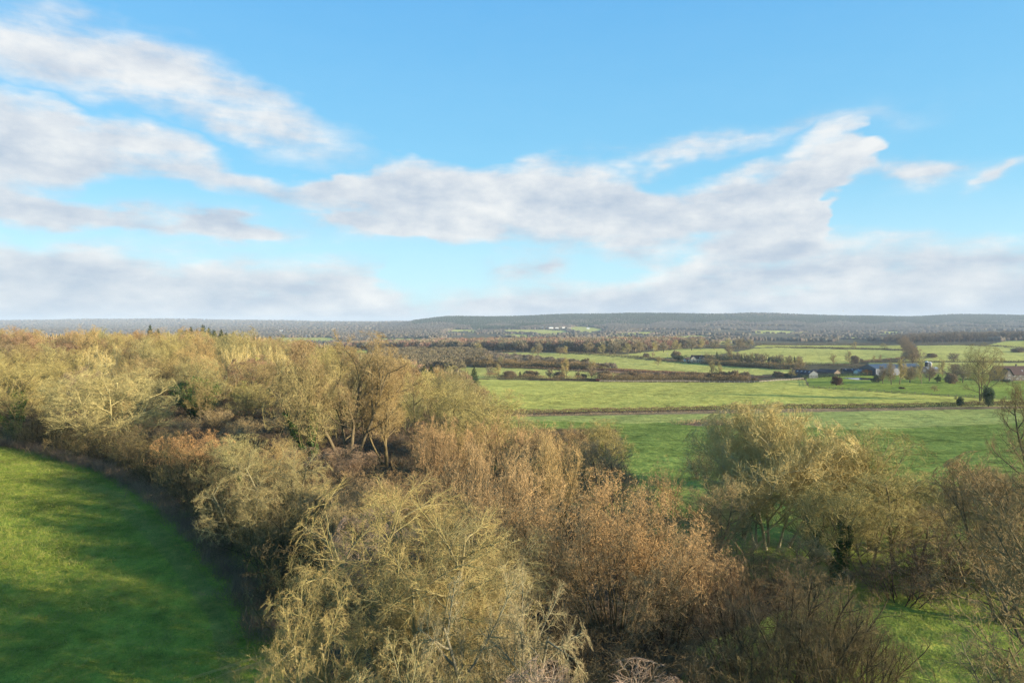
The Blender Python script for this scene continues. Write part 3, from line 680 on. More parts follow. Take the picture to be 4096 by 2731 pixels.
# low thicket between the oaks and the arching trees, and beside the white-trunked tree
for k, (px, D, h, w, key, tn) in enumerate([(330, 74, 5.6, 8, 'bramble', RE), (355, 68, 5.4, 8, 'hazelb', BR), (382, 74, 6.0, 8, 'bramble', RE), (405, 66, 6.2, 8, 'hazelb', RE), (345, 82, 5.6, 8, 'birch', BR), (300, 80, 5.6, 8, 'birch', OL), (322, 60, 6.0, 8, 'maple', OL),
        (365, 58, 6.8, 8, 'hazelb', BR), (400, 56, 7.8, 8, 'maple', BR), (440, 58, 8.5, 8, 'hazelb', BR), (340, 49, 7.5, 7, 'maple', OL), (380, 47, 7.6, 7, 'birch', GR), (470, 48, 9.5, 7, 'hazelb', BR), (505, 44, 8.8, 7, 'hazelb', BR), (430, 82, 9.0, 9, 'maple', BR), (462, 88, 9.6, 9, 'mapleb', YE),
        (530, 92, 9.0, 9, 'maple', RE), (550, 80, 10.0, 8, 'hazelb', BR), (580, 76, 9.4, 8, 'hazelb', YE), (640, 62, 6.6, 8, 'hazelb', BR), (660, 54, 6.4, 7, 'bramble', RE), (700, 50, 6.0, 7, 'hazelb', RE), (735, 53, 5.8, 7, 'bramble', BR), (770, 52, 5.2, 7, 'bramble', RE), (805, 50, 5.2, 7, 'maple', BR), (672, 44, 6.0, 6, 'sparse', RE),
        (555, 36, 5.6, 6, 'sparse', BR), (640, 35, 4.6, 6, 'scrub', BR), (600, 32, 4.2, 6, 'scrub', OL), (690, 33, 4.5, 6, 'scrub', BR)]):
    side = 'left' if px < 500 else 'right'
    plant(key, px, D, h, w, 'brown thicket bush filling the gap between the oaks and the arching trees' if px < 500 else 'brown thicket bush around the foot of the round hazel and white trunks', cat='bush', name='thicket_bush',
          group='thicket bushes below the oaks' if px < 500 else 'thicket bushes round the hazel', tint=tn)

# ------------------------------------------------------------------ the rest of the wood, tree by tree
WOODP = [(-12, 50), (-20, 56), (-33, 70), (-52, 95), (-66, 107), (-84, 113), (-140, 117), (-230, 130), (-300, 230), (-330, 330), (-300, 420), (-120, 420), (-70, 400), (-34, 370), (-16, 310), (-6, 250), (-1, 205), (0, 150), (6, 122), (9, 90), (8, 66), (0, 52)]
WX = np.array([p[0] for p in WOODP]); 
def wood_h(px, D):
    h = np.interp(D, [50, 70, 95, 125, 160, 200, 250, 320, 420], [5.5, 6.2, 7.2, 9.5, 13, 17, 19.5, 20.4, 20.6])
    if 165 < px < 300 and 84 < D < 128: h = 4.2
    if 300 <= px < 420 and D < 88: h = 5.5
    if px > 250 and D > 190: h *= np.interp(px, [250, 330, 400, 480], [0.93, 0.84, 0.84, 0.8])
    if 40 < px < 56 and D > 170: h *= 0.85
    if 8 < px < 34 and 118 < D < 165: h = 6
    if px > 470 and D > 120: h *= 0.75
    return float(h)
ORD = ['', 'second ', 'third ', 'fourth ', 'fifth ', 'sixth ', 'seventh ', 'eighth ', 'ninth ', 'tenth ']
pts = []
rr = random.Random(99)
tries = 0
while tries < 26000 and len(pts) < 212:
    tries += 1
    D = 50 + 370 * rr.random() ** 0.85; px = rr.uniform(-70, 540); x = (px - 512) / F * D
    if not in_poly(np.array([x]), np.array([D]), WOODP)[0]: continue
    if D > 300 and rr.random() < 0.5: continue
    h = wood_h(px, D)
    sp = 0.46 * h + 2.8
    if any((x - a) ** 2 + (D - b) ** 2 < (0.5 * (sp + min(w, 11) * 0.62)) ** 2 for a, b, w in TREES): continue
    w = min(h * rr.uniform(0.72, 1.05), 15.5) if h > 5 else h * 1.7
    if h < 5.0: key, nm, cat = rr.choice(['bramble', 'hazelb']), 'brown_bush', 'bush'
    elif h < 7.5: key, nm, cat = rr.choice(['maple', 'hazelb', 'bramble', 'birch', 'ashb']), 'bare_tree', 'tree'
    else: key, nm, cat = rr.choice(['ash', 'ashb', 'ashc', 'ash', 'ashb', 'maple', 'birch', 'mapleb']), 'bare_tree', 'tree'
    tone = rr.choice([('yellow-olive', YE), ('olive', OL), ('golden', (1.1, 1.02, 0.84)), ('brown', (0.85, 0.76, 0.68)), ('reddish brown', (0.92, 0.80, 0.72)), ('grey-olive', (0.8, 0.84, 0.74))]) if h > 7.5 else rr.choice([('brown', BR), ('reddish brown', RE), ('olive', OL)])
    t = plant(key, px, D, h * rr.uniform(0.80, 1.08), w, 'x', cat=cat, name=nm, tint=tone[1])
    pts.append((t, tone[0], nm, px, D))
cnt = {}
rows_ = []
for t, tone, nm, px, D in pts:
    x, y = t.location.x, t.location.y
    l = min(LMK, key=lambda q: (q[0] - x) ** 2 + ((q[1] - y) * 0.8) ** 2)
    dx, dy = x - l[0], y - l[1]
    rel = ('right of' if dx > 0 else 'left of') if abs(dx) > abs(dy) * 0.8 else ('behind' if dy > 0 else 'in front of')
    rows_.append((math.hypot(dx, dy), t, tone, nm, rel, l[2]))
for d, t, tone, nm, rel, ph in sorted(rows_, key=lambda r: r[0]):
    k = (tone, nm, rel, ph); c = cnt.get(k, 0); cnt[k] = c + 1
    kind = 'bush' if nm == 'brown_bush' else 'bare tree'
    if c < 10:
        t['label'] = f'{ORD[c]}{tone} {kind} {rel} {ph}' if c else f'{tone} {kind} closest {rel} {ph}' if rel in ('behind',) else f'{tone} {kind} just {rel} {ph}'
    else:
        t['label'] = f'{tone} {kind} far {rel} {ph}'
    if len(t['label'].split()) > 16: t['label'] = ' '.join(t['label'].split()[:16])
    t['group'] = 'bushes in the wood' if kind == 'bush' else 'bare trees of the big wood'

# ------------------------------------------------------------------ trees of the middle distance: px, base row, height px, width px, proto, label
def far(key, px, row, hp, wp, label, cat='tree', name='bare_tree', group=None, tint=(1, 1, 1), lo=280, hi=2500):
    g = G(px, row, lo, hi); k = g.y / F * (1.15 if key.startswith('far') else 1.0)
    p = PROTO[key]; t = empty(name, (g.x, g.y, g.z - 0.1), rr.uniform(0, 6.28), (wp * k / p['W'], wp * k / p['W'], hp * k / p['H']))
    tag(t, label, cat, group)
    for nm in ('trunk', 'crown', 'ivy'):
        if p[nm]: link(nm, p[nm], t).color = (*tint, 1)
    return t
A, B_, S = 'fartree', 'fartreeb', 'farshrub'
for a in [
 (A, 479, 352.2, 9, 9, 'lone round bare tree at the left end of the far green field'),
 (A, 532.4, 354.9, 7.6, 7.5, 'left tree of the pair standing in the far green field'),
 (B_, 538, 355.3, 11.5, 8.5, 'taller right tree of the pair in the far green field'),
 (B_, 560, 354.3, 7.4, 9, 'spreading tree at the far field hedge, left of its twin'),
 (A, 566.5, 354.0, 7.8, 9, 'spreading tree at the far field hedge, right of its twin'),
 (B_, 532, 364.5, 9.6, 9, 'bare tree rising out of the dark hedgerow below the field pair'),
 (A, 500.5, 366.2, 10, 10, 'olive round tree at the left end of the railway scrub'),
 (B_, 488, 366.4, 12, 12, 'dark brown tree where the wood meets the scrub belt'),
 (S, 509.5, 366.4, 7, 8, 'pinkish shrub beside the olive round tree in the scrub belt'),
 (B_, 555, 367.0, 8.2, 8, 'dark crowned tree in the middle of the scrub belt'),
 (S, 562, 367.4, 8, 8, 'dark bushy tree right of the dark crowned tree'),
 (A, 567, 379.2, 20.5, 11.5, 'tallest slender tree on the fence line of the light green field'),
 (A, 592.5, 370.5, 10, 10.5, 'round-headed olive tree at the head of the bramble strip'),
 (B_, 591.5, 379.6, 13.5, 11.5, 'tall bushy tree on the fence line below the round-headed olive tree'),
 (B_, 577.5, 379.2, 7.6, 7, 'small gnarled tree with bare trunk on the fence line'),
 (S, 583.5, 379.3, 5.5, 6, 'low dark leaning tree beside the small gnarled tree'),
 (B_, 550.5, 378.4, 9, 9.5, 'open-crowned small tree left of the tallest slender tree'),
 (S, 560, 378.8, 7.2, 11, 'wide olive shrub at the foot of the tallest slender tree'),
 (A, 499, 376.8, 12.5, 11, 'pale gold tree near the wood corner of the light green field'),
 (B_, 489.5, 377, 10.5, 8.5, 'brown tree just left of the pale gold tree'),
 (S, 509.5, 377.8, 6.8, 13, 'broad brown bush just right of the pale gold tree'),
 (S, 531, 377.4, 6.6, 14, 'broad pale brown bush right of two small conifers'),
 (S, 605, 379.8, 9, 13, 'wide golden brown bush on the fence line right of the tall bushy tree'),
 (S, 621, 380.5, 6, 12, 'low rusty bush at the fence line'),
 (A, 577, 367.5, 6, 6.5, 'pale straggly tree in the bramble strip'),
 (A, 658.3, 365.2, 8.6, 11.5, 'lone oak out in the middle of the long green field'),
 (A, 652.4, 356.8, 4.6, 6, 'small round tree right of its bushy neighbour on the lane hedge'),
 (S, 646, 356.8, 3.8, 6, 'small bushy tree on the lane hedge left of the cottage'),
 (S, 676, 357.8, 6.5, 9.5, 'brown tree behind the evergreen next to the cottage'),
 (B_, 729.6, 352.8, 7.2, 10, 'bare tree behind the copse at the hedge corner'),
 (A, 751, 347.9, 8.6, 9.5, 'round tree at the junction of the upper hedges'),
 (A, 712, 380.4, 18.5, 11, 'tall olive tree standing out of the long hedgerow'),
 (A, 720.5, 380.4, 16.5, 8.5, 'narrower tall tree right beside the tall olive tree'),
 (S, 755, 380.2, 3.0, 7, 'small bush at the wooden fence left of the barns'),
 (A, 834, 364.3, 10, 11, 'round bare oak in the upper field, left of the taller one'),
 (A, 850, 363.9, 12.6, 10.5, 'tall bare oak in the upper field behind the barns'),
 (S, 855, 363.5, 7.5, 8, 'pinkish shrub leaning on the tall bare oak'),
 (S, 861.7, 361.8, 3.2, 3.2, 'tiny round bush on the hedge behind the barns'),
 (A, 874.8, 360.8, 5.4, 5.2, 'small thin tree left of its twin on the upper lane'),
 (A, 881.2, 360.8, 6, 5.4, 'small thin tree right of its twin on the upper lane'),
 (A, 855.7, 348.6, 7.4, 8.5, 'tree in the upper hedge, left of the two hedge trees'),
 (A, 882.8, 349.0, 6, 7.5, 'smaller tree in the upper hedge near the brown wood end'),
 (B_, 913, 364.2, 14.5, 18, 'wide spreading oak at the lower end of the brown tree line'),
 (A, 792, 377.4, 8.5, 9.5, 'straggly yellowish tree before the dark-roofed barn'),
 (S, 778, 377.0, 5.5, 10, 'brown bush at the field corner left of the barn'),
 (B_, 883.6, 383.5, 13.5, 7, 'reddish birch with white stem right of the round dark yew'),
 (B_, 892, 384.2, 16.5, 8.5, 'tall brown garden tree with creeper at its base'),
 (A, 900.5, 383.8, 19.5, 11.5, 'tallest golden garden tree with white stem'),
 (B_, 910.5, 382.2, 12, 10, 'bushy brown garden tree right of the tallest golden one'),
 (A, 922, 383.2, 18, 11, 'yellowish garden tree left of the golden conifer'),
 (B_, 930, 380.8, 11.5, 10, 'rounded brown garden tree between yellowish tree and golden conifer'),
 (A, 943.7, 377.2, 13.5, 9, 'white-stemmed birch right behind the golden conifer'),
 (S, 951.5, 383.2, 7.5, 8.5, 'pinkish small garden tree right of the golden conifer'),
 (B_, 954, 378.9, 11.5, 12, 'broad brown garden tree behind the pinkish small one'),
 (B_, 963.5, 382.4, 14, 12, 'brown garden tree left of the great ivied tree'),
 (A, 935, 391.4, 5.0, 7, 'pale round bush alone on the lower lawn'),
 (B_, 954.5, 361.6, 8.4, 11, 'leaning tree on the hedge above the garden'),
 (S, 932, 357.4, 4.2, 9, 'low brown thicket in the field right of the tree line'),
 (S, 1010, 379.6, 6.5, 12, 'rusty round bush in front of the long farmhouse'),
 (S, 796, 370.8, 3.6, 7, 'pinkish bush at the corner of the copse'),
 (S, 1019, 352, 4, 12, 'brown bushes on the hedge at the far right'),
]:
    if a[1] > 875 and a[2] > 376: a = (a[0], a[1], a[2], a[3] * 1.25, a[4] * 1.3, a[5])
    far(*a, tint=rr.choice([OL, YE, (1.1, 1, .85), BR]))
for a in [('spruceb', 520, 376.9, 6.6, 4.2, 'left of two small dark conifers by the field fence'), ('spruceb', 524.3, 377.0, 6.0, 4.4, 'right of two small dark conifers by the field fence')]:
    far(*a, cat='conifer', name='conifer_tree')
for a in [('yewfar', 680, 360.0, 5.5, 12, 'dark evergreen clump next to the white-gabled cottage'), ('yewfar', 787, 377.2, 4.8, 7.5, 'dark evergreen bush left of the dark-roofed barn'),
          ('yewfar', 877.7, 382.0, 8, 10.5, 'round dark yew at the end of the pond'), ('yewfar', 908, 379.6, 9, 8, 'dark pointed yew among the garden trees'),
          ('yewfar', 955.5, 368.8, 5.5, 9, 'dark evergreens behind the broad brown garden tree'), ('yewfar', 960.5, 406.2, 10.4, 7, 'dark oval evergreen standing at the long hedge left of the ivied tree'),
          ('yewfar', 1006, 381.5, 3, 10, 'low dark clipped shrubs before the farmhouse')]:
    far(*a, cat='evergreen', name='evergreen_tree')
far('goldbush', 938.6, 382.4, 8.6, 5.0, 'golden yellow-green conifer on the lawn', cat='conifer', name='golden_conifer')
far(S, 837, 384.9, 8, 9.2, 'dark purple-red round tree near the pond', cat='tree', name='purple_tree', tint=(0.55, 0.36, 0.34))
far(S, 866, 374.8, 5.4, 6, 'orange-stemmed shrub left of its twin before the blue barn', cat='shrub', name='orange_shrub', tint=(1.5, 0.95, 0.5))
far(S, 871, 374.8, 5.0, 5, 'orange-stemmed shrub right of its twin before the blue barn', cat='shrub', name='orange_shrub', tint=(1.5, 0.95, 0.5))
far(S, 902.5, 388.6, 1.8, 5, 'dark heap of cut brushwood on the lawn', cat='brush heap', name='brushwood_heap', tint=(0.5, 0.4, 0.35))
far('holly', 990, 406.5, 24, 12, 'great tree base smothered in dark green ivy at the end of the hedge', cat='tree', name='ivy_covered_tree', tint=(0.7, 0.75, 0.6), hi=330)
far('ashb', 982, 400.5, 58, 42, 'very tall pale-gold bare tree behind the great ivied tree', tint=(0.95, 0.9, 0.8), hi=380)
# copse by the cottage, hedgerow bushes, brown tree line
for k in range(30):
    f = (k + rr.random() * .6) / 30; px = 706 + 97 * f; row = 363.2 + 5.6 * f + rr.uniform(-1.6, 0.2)
    if k % 8 == 3: far('spruce', px, row, 12, 4.5, 'dark conifer in the copse right of the cottage', cat='conifer', name='conifer_tree', group='conifers in the cottage copse')
    else: far(B_ if k % 2 else A, px, row, rr.uniform(9.5, 12.5) * (0.8 if k < 6 else 1), rr.uniform(8, 11), 'bare tree of the copse right of the cottage', group='trees of the cottage copse', tint=rr.choice([BR, OL, (0.8, 0.8, 0.7)]))
for k in range(22):
    px = 627 + 5.6 * k + rr.uniform(-1.5, 1.5)
    far(S if k % 2 else B_, px, 380.6, rr.uniform(6.5, 10), rr.uniform(9, 12), 'brown bush in the long hedgerow above the light green field', cat='bush', name='hedgerow_bush', group='bushes of the long hedgerow', tint=rr.choice([BR, BR, (0.8, 0.75, 0.7), RE]))
for k in range(16):
    px = 478 + 7.2 * k; row = 366.0 + 0.02 * k + rr.uniform(-.6, .8)
    far(S if k % 2 else B_, px, row, rr.uniform(5, 8.5), rr.uniform(8, 12), 'dull brown bush in the scrub belt below the far field', cat='bush', name='hedgerow_bush', group='bushes of the scrub belt', tint=rr.choice([BR, (0.75, 0.72, 0.65), (0.7, 0.7, 0.6)]))
for k in range(14):
    f = k / 13.0; px = 903 + 12 * f + rr.uniform(-2, 2); row = 345.5 + 15 * f
    far(B_, px, row, rr.uniform(8, 10.5), rr.uniform(8, 10), 'brown tree in the line running down from the brown wood', group='trees of the brown line', tint=(1.0, 0.85, 0.75))
for k in range(13):
    px = 590 + 13 * k * 0.95 + rr.uniform(-3, 3); row = [352.8, 353.4, 353.2, 353.8, 353, 352.2, 351.6, 351, 350, 349.4, 349, 348.6, 348.4][k]
    far(A if k % 2 else B_, px, row, rr.uniform(8, 12), rr.uniform(9, 13), 'olive bare tree along the lane before the far brown wood', group='trees along the far lane', tint=rr.choice([OL, YE]))

# ------------------------------------------------------------------ hedges: twiggy strips that follow the ground
def poly_pts(pts, step, lo=250, hi=3000):
    w = [G(px, row, lo, hi) for px, row in pts]; out = []
    for a, b in zip(w[:-1], w[1:]):
        n = max(1, int((b - a).length / step))
        for i in range(n): out.append(a.lerp(b, i / n))
    out.append(w[-1]); return np.array([(p.x, p.y) for p in out])
def strip(name, label, pts, h, w, mat, cat='hedge', dens=1.0, lo=250, hi=3000, tint=(1, 1, 1), el=None, clump=0.0, group=None):
    P = poly_pts(pts, 1.0, lo, hi); rg = np.random.default_rng(len(P) + int(abs(P[0, 0])))
    D = float(P[:, 1].mean()); el = el or max(0.45, D / 900.0); th = max(0.03, D * 0.00016)
    n = int(len(P) * dens * max(12, 26 * h * w / (el * th * 34)) * 0.35); n = min(n, 60000)
    i = rg.integers(0, len(P) - 1, n); f = rg.random((n, 1)); c = P[i] * (1 - f) + P[i + 1] * f
    hh = h * (0.85 + clump * np.sin(i * 0.31) * np.sin(i * 0.117 + 1) + 0.12 * np.sin(i * 0.9))
    c = c + np.clip(rg.normal(0, w * 0.36, (n, 2)), -w / 2, w / 2)
    z = rg.random(n) ** 0.8 * hh
    P0 = np.stack([c[:, 0], c[:, 1], ht(c[:, 0], c[:, 1]) + z - 0.1], -1)
    d = rg.normal(size=(n, 3)) * 0.8 + np.array([0, 0, 0.9])
    Pn, Rn = curve(rg, P0, d, np.full(n, el) * rg.uniform(.5, 1.1, n), 3, 0.2, 0.05, np.full(n, th), np.full(n, th * .5))
    V, Q = tubes(Pn, Rn, 2, rg)
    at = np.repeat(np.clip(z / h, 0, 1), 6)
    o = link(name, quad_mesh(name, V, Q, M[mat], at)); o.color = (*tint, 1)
    tag(o, label, cat, group); return o
strip('field_hedge', 'long straight brown hedge dividing the dark field from the light green one', [(492, 415.2), (520, 414.3), (600, 412.4), (700, 410.4), (860, 407.8), (958, 406), (1060, 404.6)], 2.3, 2.3, 'hedge', dens=2.2)
strip('verge_grass', None, [(494, 416.6), (520, 415.8), (600, 414), (700, 412.2), (860, 409.6), (1060, 406.6)], 0.6, 2.2, 'dry', cat=None, dens=0.8, el=0.5)
tag(bpy.data.objects['verge_grass'], kind='stuff')
strip('rough_grass', None, [(684, 424.5), (700, 423), (716, 422), (730, 422.6)], 1.1, 9.0, 'dry', cat=None, dens=0.8, lo=100, hi=300, el=0.6)
tag(bpy.data.objects['rough_grass'], kind='stuff')
HG = [
 ('hedge on the near side of the second field by the wood corner', [(494, 378.2), (520, 378.6), (545, 379.4), (560, 380.6)], 1.8, 2.5, 500, 700),
 ('dark hedge along the top of the narrow strip field', [(500, 367.4), (530, 368.4), (560, 370.3), (600, 372.8), (628, 375.6)], 2.2, 4, 500, 900),
 ('rusty bramble bank above the strip field', [(512, 366.8), (545, 368), (575, 369), (605, 370), (640, 371.6), (690, 374)], 2.0, 8, 500, 900),
 ('second rusty bramble bank running right', [(600, 368.6), (630, 370.4), (660, 372), (700, 374), (722, 375.4)], 2.0, 6, 500, 950),
 ('hedge along the lane behind the far green field', [(556, 352.6), (590, 354.2), (620, 356.2), (648, 358), (670, 361.4)], 3.0, 4, 750, 1300),
 ('clipped dark hedge in front of the cottage', [(668, 361.6), (690, 363.2), (710, 364.0), (750, 367), (785, 369.6)], 3.2, 3, 650, 1100),
 ('dark hedge from the copse to the farm', [(806, 364.9), (830, 365.4), (850, 366.4), (867, 367.8)], 3.4, 3, 600, 1100),
 ('upper hedge across the right-hand fields', [(775, 347.4), (810, 347.8), (850, 348.8), (880, 349.6), (905, 350.4)], 3.5, 4, 900, 1800),
 ('topmost hedge below the hazy valley', [(756, 344.6), (800, 344.8), (850, 344.8), (890, 344.6)], 3.0, 4, 1100, 1900),
 ('dark tall hedge left of the round junction tree', [(705, 347.6), (720, 347.8), (735, 347.9), (748, 347.9)], 4.5, 5, 900, 1800),
 ('hedge below the tree line to the small thin trees', [(860, 362.2), (880, 362.2), (900, 361.9), (950, 361.8), (1030, 361.6)], 2.6, 3, 700, 1300),
 ('hedge climbing to the right edge below the brown wood', [(918, 345), (960, 344.8), (1000, 346.2), (1040, 349)], 2.6, 3, 900, 1700),
 ('rusty hedge rising towards the tree line', [(862, 361.8), (880, 360.2), (900, 358.6), (910, 357.6)], 2.4, 3, 700, 1300),
 ('hedge before the brown wood at the far left', [(372, 349.2), (400, 350), (440, 351.2), (480, 351.8), (515, 352)], 3, 4, 850, 1400),
 ('faint hedge on the field edge left of the copse', [(655, 351), (680, 348.6), (700, 348)], 3, 4, 850, 1500),
]
for k, (lb, pts_, h, w, lo, hi) in enumerate(HG):
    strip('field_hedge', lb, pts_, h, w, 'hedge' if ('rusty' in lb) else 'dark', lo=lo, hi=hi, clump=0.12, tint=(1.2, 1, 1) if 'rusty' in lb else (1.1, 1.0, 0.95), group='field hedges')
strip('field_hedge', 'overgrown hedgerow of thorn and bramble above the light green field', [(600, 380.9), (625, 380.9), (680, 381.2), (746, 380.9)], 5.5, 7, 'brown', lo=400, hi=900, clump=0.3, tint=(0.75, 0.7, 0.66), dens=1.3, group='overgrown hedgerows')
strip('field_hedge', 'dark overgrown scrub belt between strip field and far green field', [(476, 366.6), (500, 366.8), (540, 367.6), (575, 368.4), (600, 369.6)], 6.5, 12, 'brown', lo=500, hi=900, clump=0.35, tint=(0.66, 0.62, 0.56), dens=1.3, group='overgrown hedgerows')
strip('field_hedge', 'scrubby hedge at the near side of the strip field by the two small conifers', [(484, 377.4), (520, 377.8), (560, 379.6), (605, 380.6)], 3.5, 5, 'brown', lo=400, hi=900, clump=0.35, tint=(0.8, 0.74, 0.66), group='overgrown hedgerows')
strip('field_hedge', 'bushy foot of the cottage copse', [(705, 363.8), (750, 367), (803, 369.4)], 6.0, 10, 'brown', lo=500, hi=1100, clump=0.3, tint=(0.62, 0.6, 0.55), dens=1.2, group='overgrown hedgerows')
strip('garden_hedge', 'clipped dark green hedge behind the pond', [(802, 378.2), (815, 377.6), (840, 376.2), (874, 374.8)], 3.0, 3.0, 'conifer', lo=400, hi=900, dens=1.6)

# ------------------------------------------------------------------ woods that read as one mass
def treec_mat():
    m, nt, b = new_mat('distant_crowns')
    at = nt.nodes.new('ShaderNodeAttribute'); at.attribute_name = 'gc'
    geo = nt.nodes.new('ShaderNodeNewGeometry'); n1 = noise(nt, 0.25, 2, geo.outputs['Position'])
    vm = nt.nodes.new('ShaderNodeVectorMath'); vm.operation = 'SCALE'
    nt.links.new(at.outputs['Color'], vm.inputs[0]); nt.links.new(maprange(nt, n1.outputs[0], 0.3, 0.7, 0.75, 1.25), vm.inputs['Scale'])
    nt.links.new(vm.outputs[0], b.inputs['Base Color']); return m
M['crowns'] = treec_mat()
def lod_tree(seed, nq, conif=False, tw=0.05):
    rg = np.random.default_rng(seed)
    if conif:
        t = rg.random(nq) ** 0.8; a = rg.random(nq) * 6.28; r = 0.33 * (1 - t) * rg.uniform(.5, 1.1, nq)
        c = np.stack([np.cos(a) * r, np.sin(a) * r, 0.1 + t * 0.9], -1); V, Q = leaf_quads(rg, c, 0.11)
    else:
        a = unit(rg.normal(size=(nq, 3))); a[:, 2] = np.abs(a[:, 2]) * 1.0 - 0.25
        c = a * np.array([.5, .5, .45]) * rg.uniform(0.55, 1.05, (nq, 1)) + np.array([0, 0, .52]); V, Q = leaf_quads(rg, c, tw)
    return V, Q
def twig_lod(seed, nq):
    """small round tree of unit height made of twig slivers"""
    rg = np.random.default_rng(seed); n = nq
    a = unit(rg.normal(size=(n, 3))); a[:, 2] = np.abs(a[:, 2]) * 1.1 - 0.15
    r = rg.random((n, 1)) ** 0.5; c = a * r * np.array([.48, .48, .46]) + np.array([0, 0, .48])
    d = unit(a + rg.normal(0, .35, (n, 3)) + np.array([0, 0, .5]))
    P, R = curve(rg, c - d * 0.07, d, np.full(n, 0.17), 2, 0, 0, np.full(n, 0.017), np.full(n, 0.010))
    V, Q = tubes(P, R, 2, rg)
    P, R = curve(rg, np.array([[0, 0, -.02]]), np.array([[0.0, 0, 1]]), np.array([.5]), 2, 0, 0, np.array([.018]), np.array([.01]))
    V2, Q2 = tubes(P, R, 3, rg); return np.concatenate([V, V2]), np.concatenate([Q, Q2 + len(V)])
LOD_T = [twig_lod(i, 330) for i in (1, 2, 3)]
def blob(seed, seg, prof):
    rg = np.random.default_rng(seed); V = []
    for r_, z in prof:
        a = np.arange(seg) / seg * 2 * PI + rg.uniform(0, 1); q = r_ * rg.uniform(.75, 1.2, seg)
        V.append(np.stack([np.cos(a) * q, np.sin(a) * q, z + rg.normal(0, .03, seg)], -1))
    b = (np.arange(len(prof) - 1)[:, None] * seg); i = np.arange(seg)[None, :]; j = (i + 1) % seg
    return np.concatenate(V), np.stack([b + i, b + j, b + j + seg, b + i + seg], -1).reshape(-1, 4)
LOD_F = [blob(i, 8, [(.36, -.1), (.46, .2), (.5, .48), (.44, .74), (.26, .93), (.02, 1.0)]) for i in (4, 5, 6, 7, 8)]
LOD_C = [blob(i, 6, [(.30, -.1), (.34, .15), (.24, .45), (.13, .75), (.01, 1.05)]) for i in (8, 9, 10)]
def mass(name, label, pts, lods, size, colors, mat='crowns'):
    """pts [n,2] ground positions, size [n,2] (width, height), colours [n,3] -> one mesh"""
    rg = np.random.default_rng(len(pts)); z = ht(pts[:, 0], pts[:, 1]); pick = rg.integers(0, len(lods), len(pts))
    VV, QQ, CC = [], [], []; off = 0
    for k, (V, Q) in enumerate(lods):
        s = np.nonzero(pick == k)[0]
        if not len(s): continue
        a = rg.random(len(s)) * 6.28; ca, sa = np.cos(a)[:, None], np.sin(a)[:, None]
        w = size[s, 0][:, None]; h = size[s, 1][:, None]
        X = (V[None, :, 0] * ca - V[None, :, 1] * sa) * w + pts[s, 0][:, None]
        Y = (V[None, :, 0] * sa + V[None, :, 1] * ca) * w + pts[s, 1][:, None]
        Z = V[None, :, 2] * h + z[s][:, None]
        VV.append(np.stack([X, Y, Z], -1).reshape(-1, 3))
        QQ.append((Q[None] + (np.arange(len(s)) * len(V))[:, None, None] + off).reshape(-1, 4)); off += len(s) * len(V)
        c = np.ones((len(s), len(V), 4)); c[..., :3] = colors[s][:, None, :]; CC.append(c.reshape(-1, 4))
    o = link(name, quad_mesh(name, np.concatenate(VV), np.concatenate(QQ), M[mat], cols=np.concatenate(CC), smooth=lods is not LOD_T)); tag(o, kind='stuff'); return o
def pal(rg, n, cols):
    cols = np.array(cols); return cols[rg.integers(0, len(cols), n)] * rg.uniform(0.8, 1.2, (n, 1))
BROWNS = [(0.22, 0.16, 0.10), (0.24, 0.185, 0.11), (0.23, 0.20, 0.115), (0.25, 0.16, 0.11), (0.27, 0.22, 0.13)]
FARB = [(0.115, 0.09, 0.065), (0.10, 0.085, 0.058), (0.12, 0.092, 0.07), (0.095, 0.085, 0.055), (0.13, 0.11, 0.072)]
CONI = [(0.018, 0.035, 0.02), (0.03, 0.05, 0.026), (0.024, 0.042, 0.022)]
def scatter(rg, n, px0, px1, D0, D1, keep):
    D = np.sqrt(rg.uniform(D0 ** 2, D1 ** 2, n)); px = rg.uniform(px0, px1, n); x = (px - 512) / F * D
    row = HZ - F * (ht(x, D) - CAM_Z) / D
    k = keep(px, row, D); return np.stack([x, D], -1)[k], px[k], row[k], D[k]
def no_field(px, row, D):
    m = np.ones(px.shape, bool)
    for c, d0, d1, poly in POLY:
        if c == BRK: continue
        m &= ~((D > d0) & (D < d1) & in_poly(px, row, poly))
        if d0 >= 1100:
            for q in (4, 8, 12): m &= ~((D > 1400) & (D < d1) & in_poly(px, row - q * F / D, poly))
    return m
rg = np.random.default_rng(77)
# back of the left wood
p, px, row, D = scatter(rg, 2400, -160, 480, 330, 700, lambda px, row, D: (px < np.interp(D, [330, 420, 520, 700], [478, 452, 405, 340])))
hh = 19.6 * rg.uniform(.82, 1.05, len(p)) * np.interp(px, [250, 330, 400, 480], [.97, 0.82, 0.76, 0.62])
mass('woodland', None, p, LOD_T, np.stack([hh * rg.uniform(.6, .8, len(p)), hh], -1), pal(rg, len(p), [(0.30, 0.24, 0.11), (0.26, 0.2, 0.1), (0.3, 0.25, 0.13), (0.25, 0.16, 0.1)]))
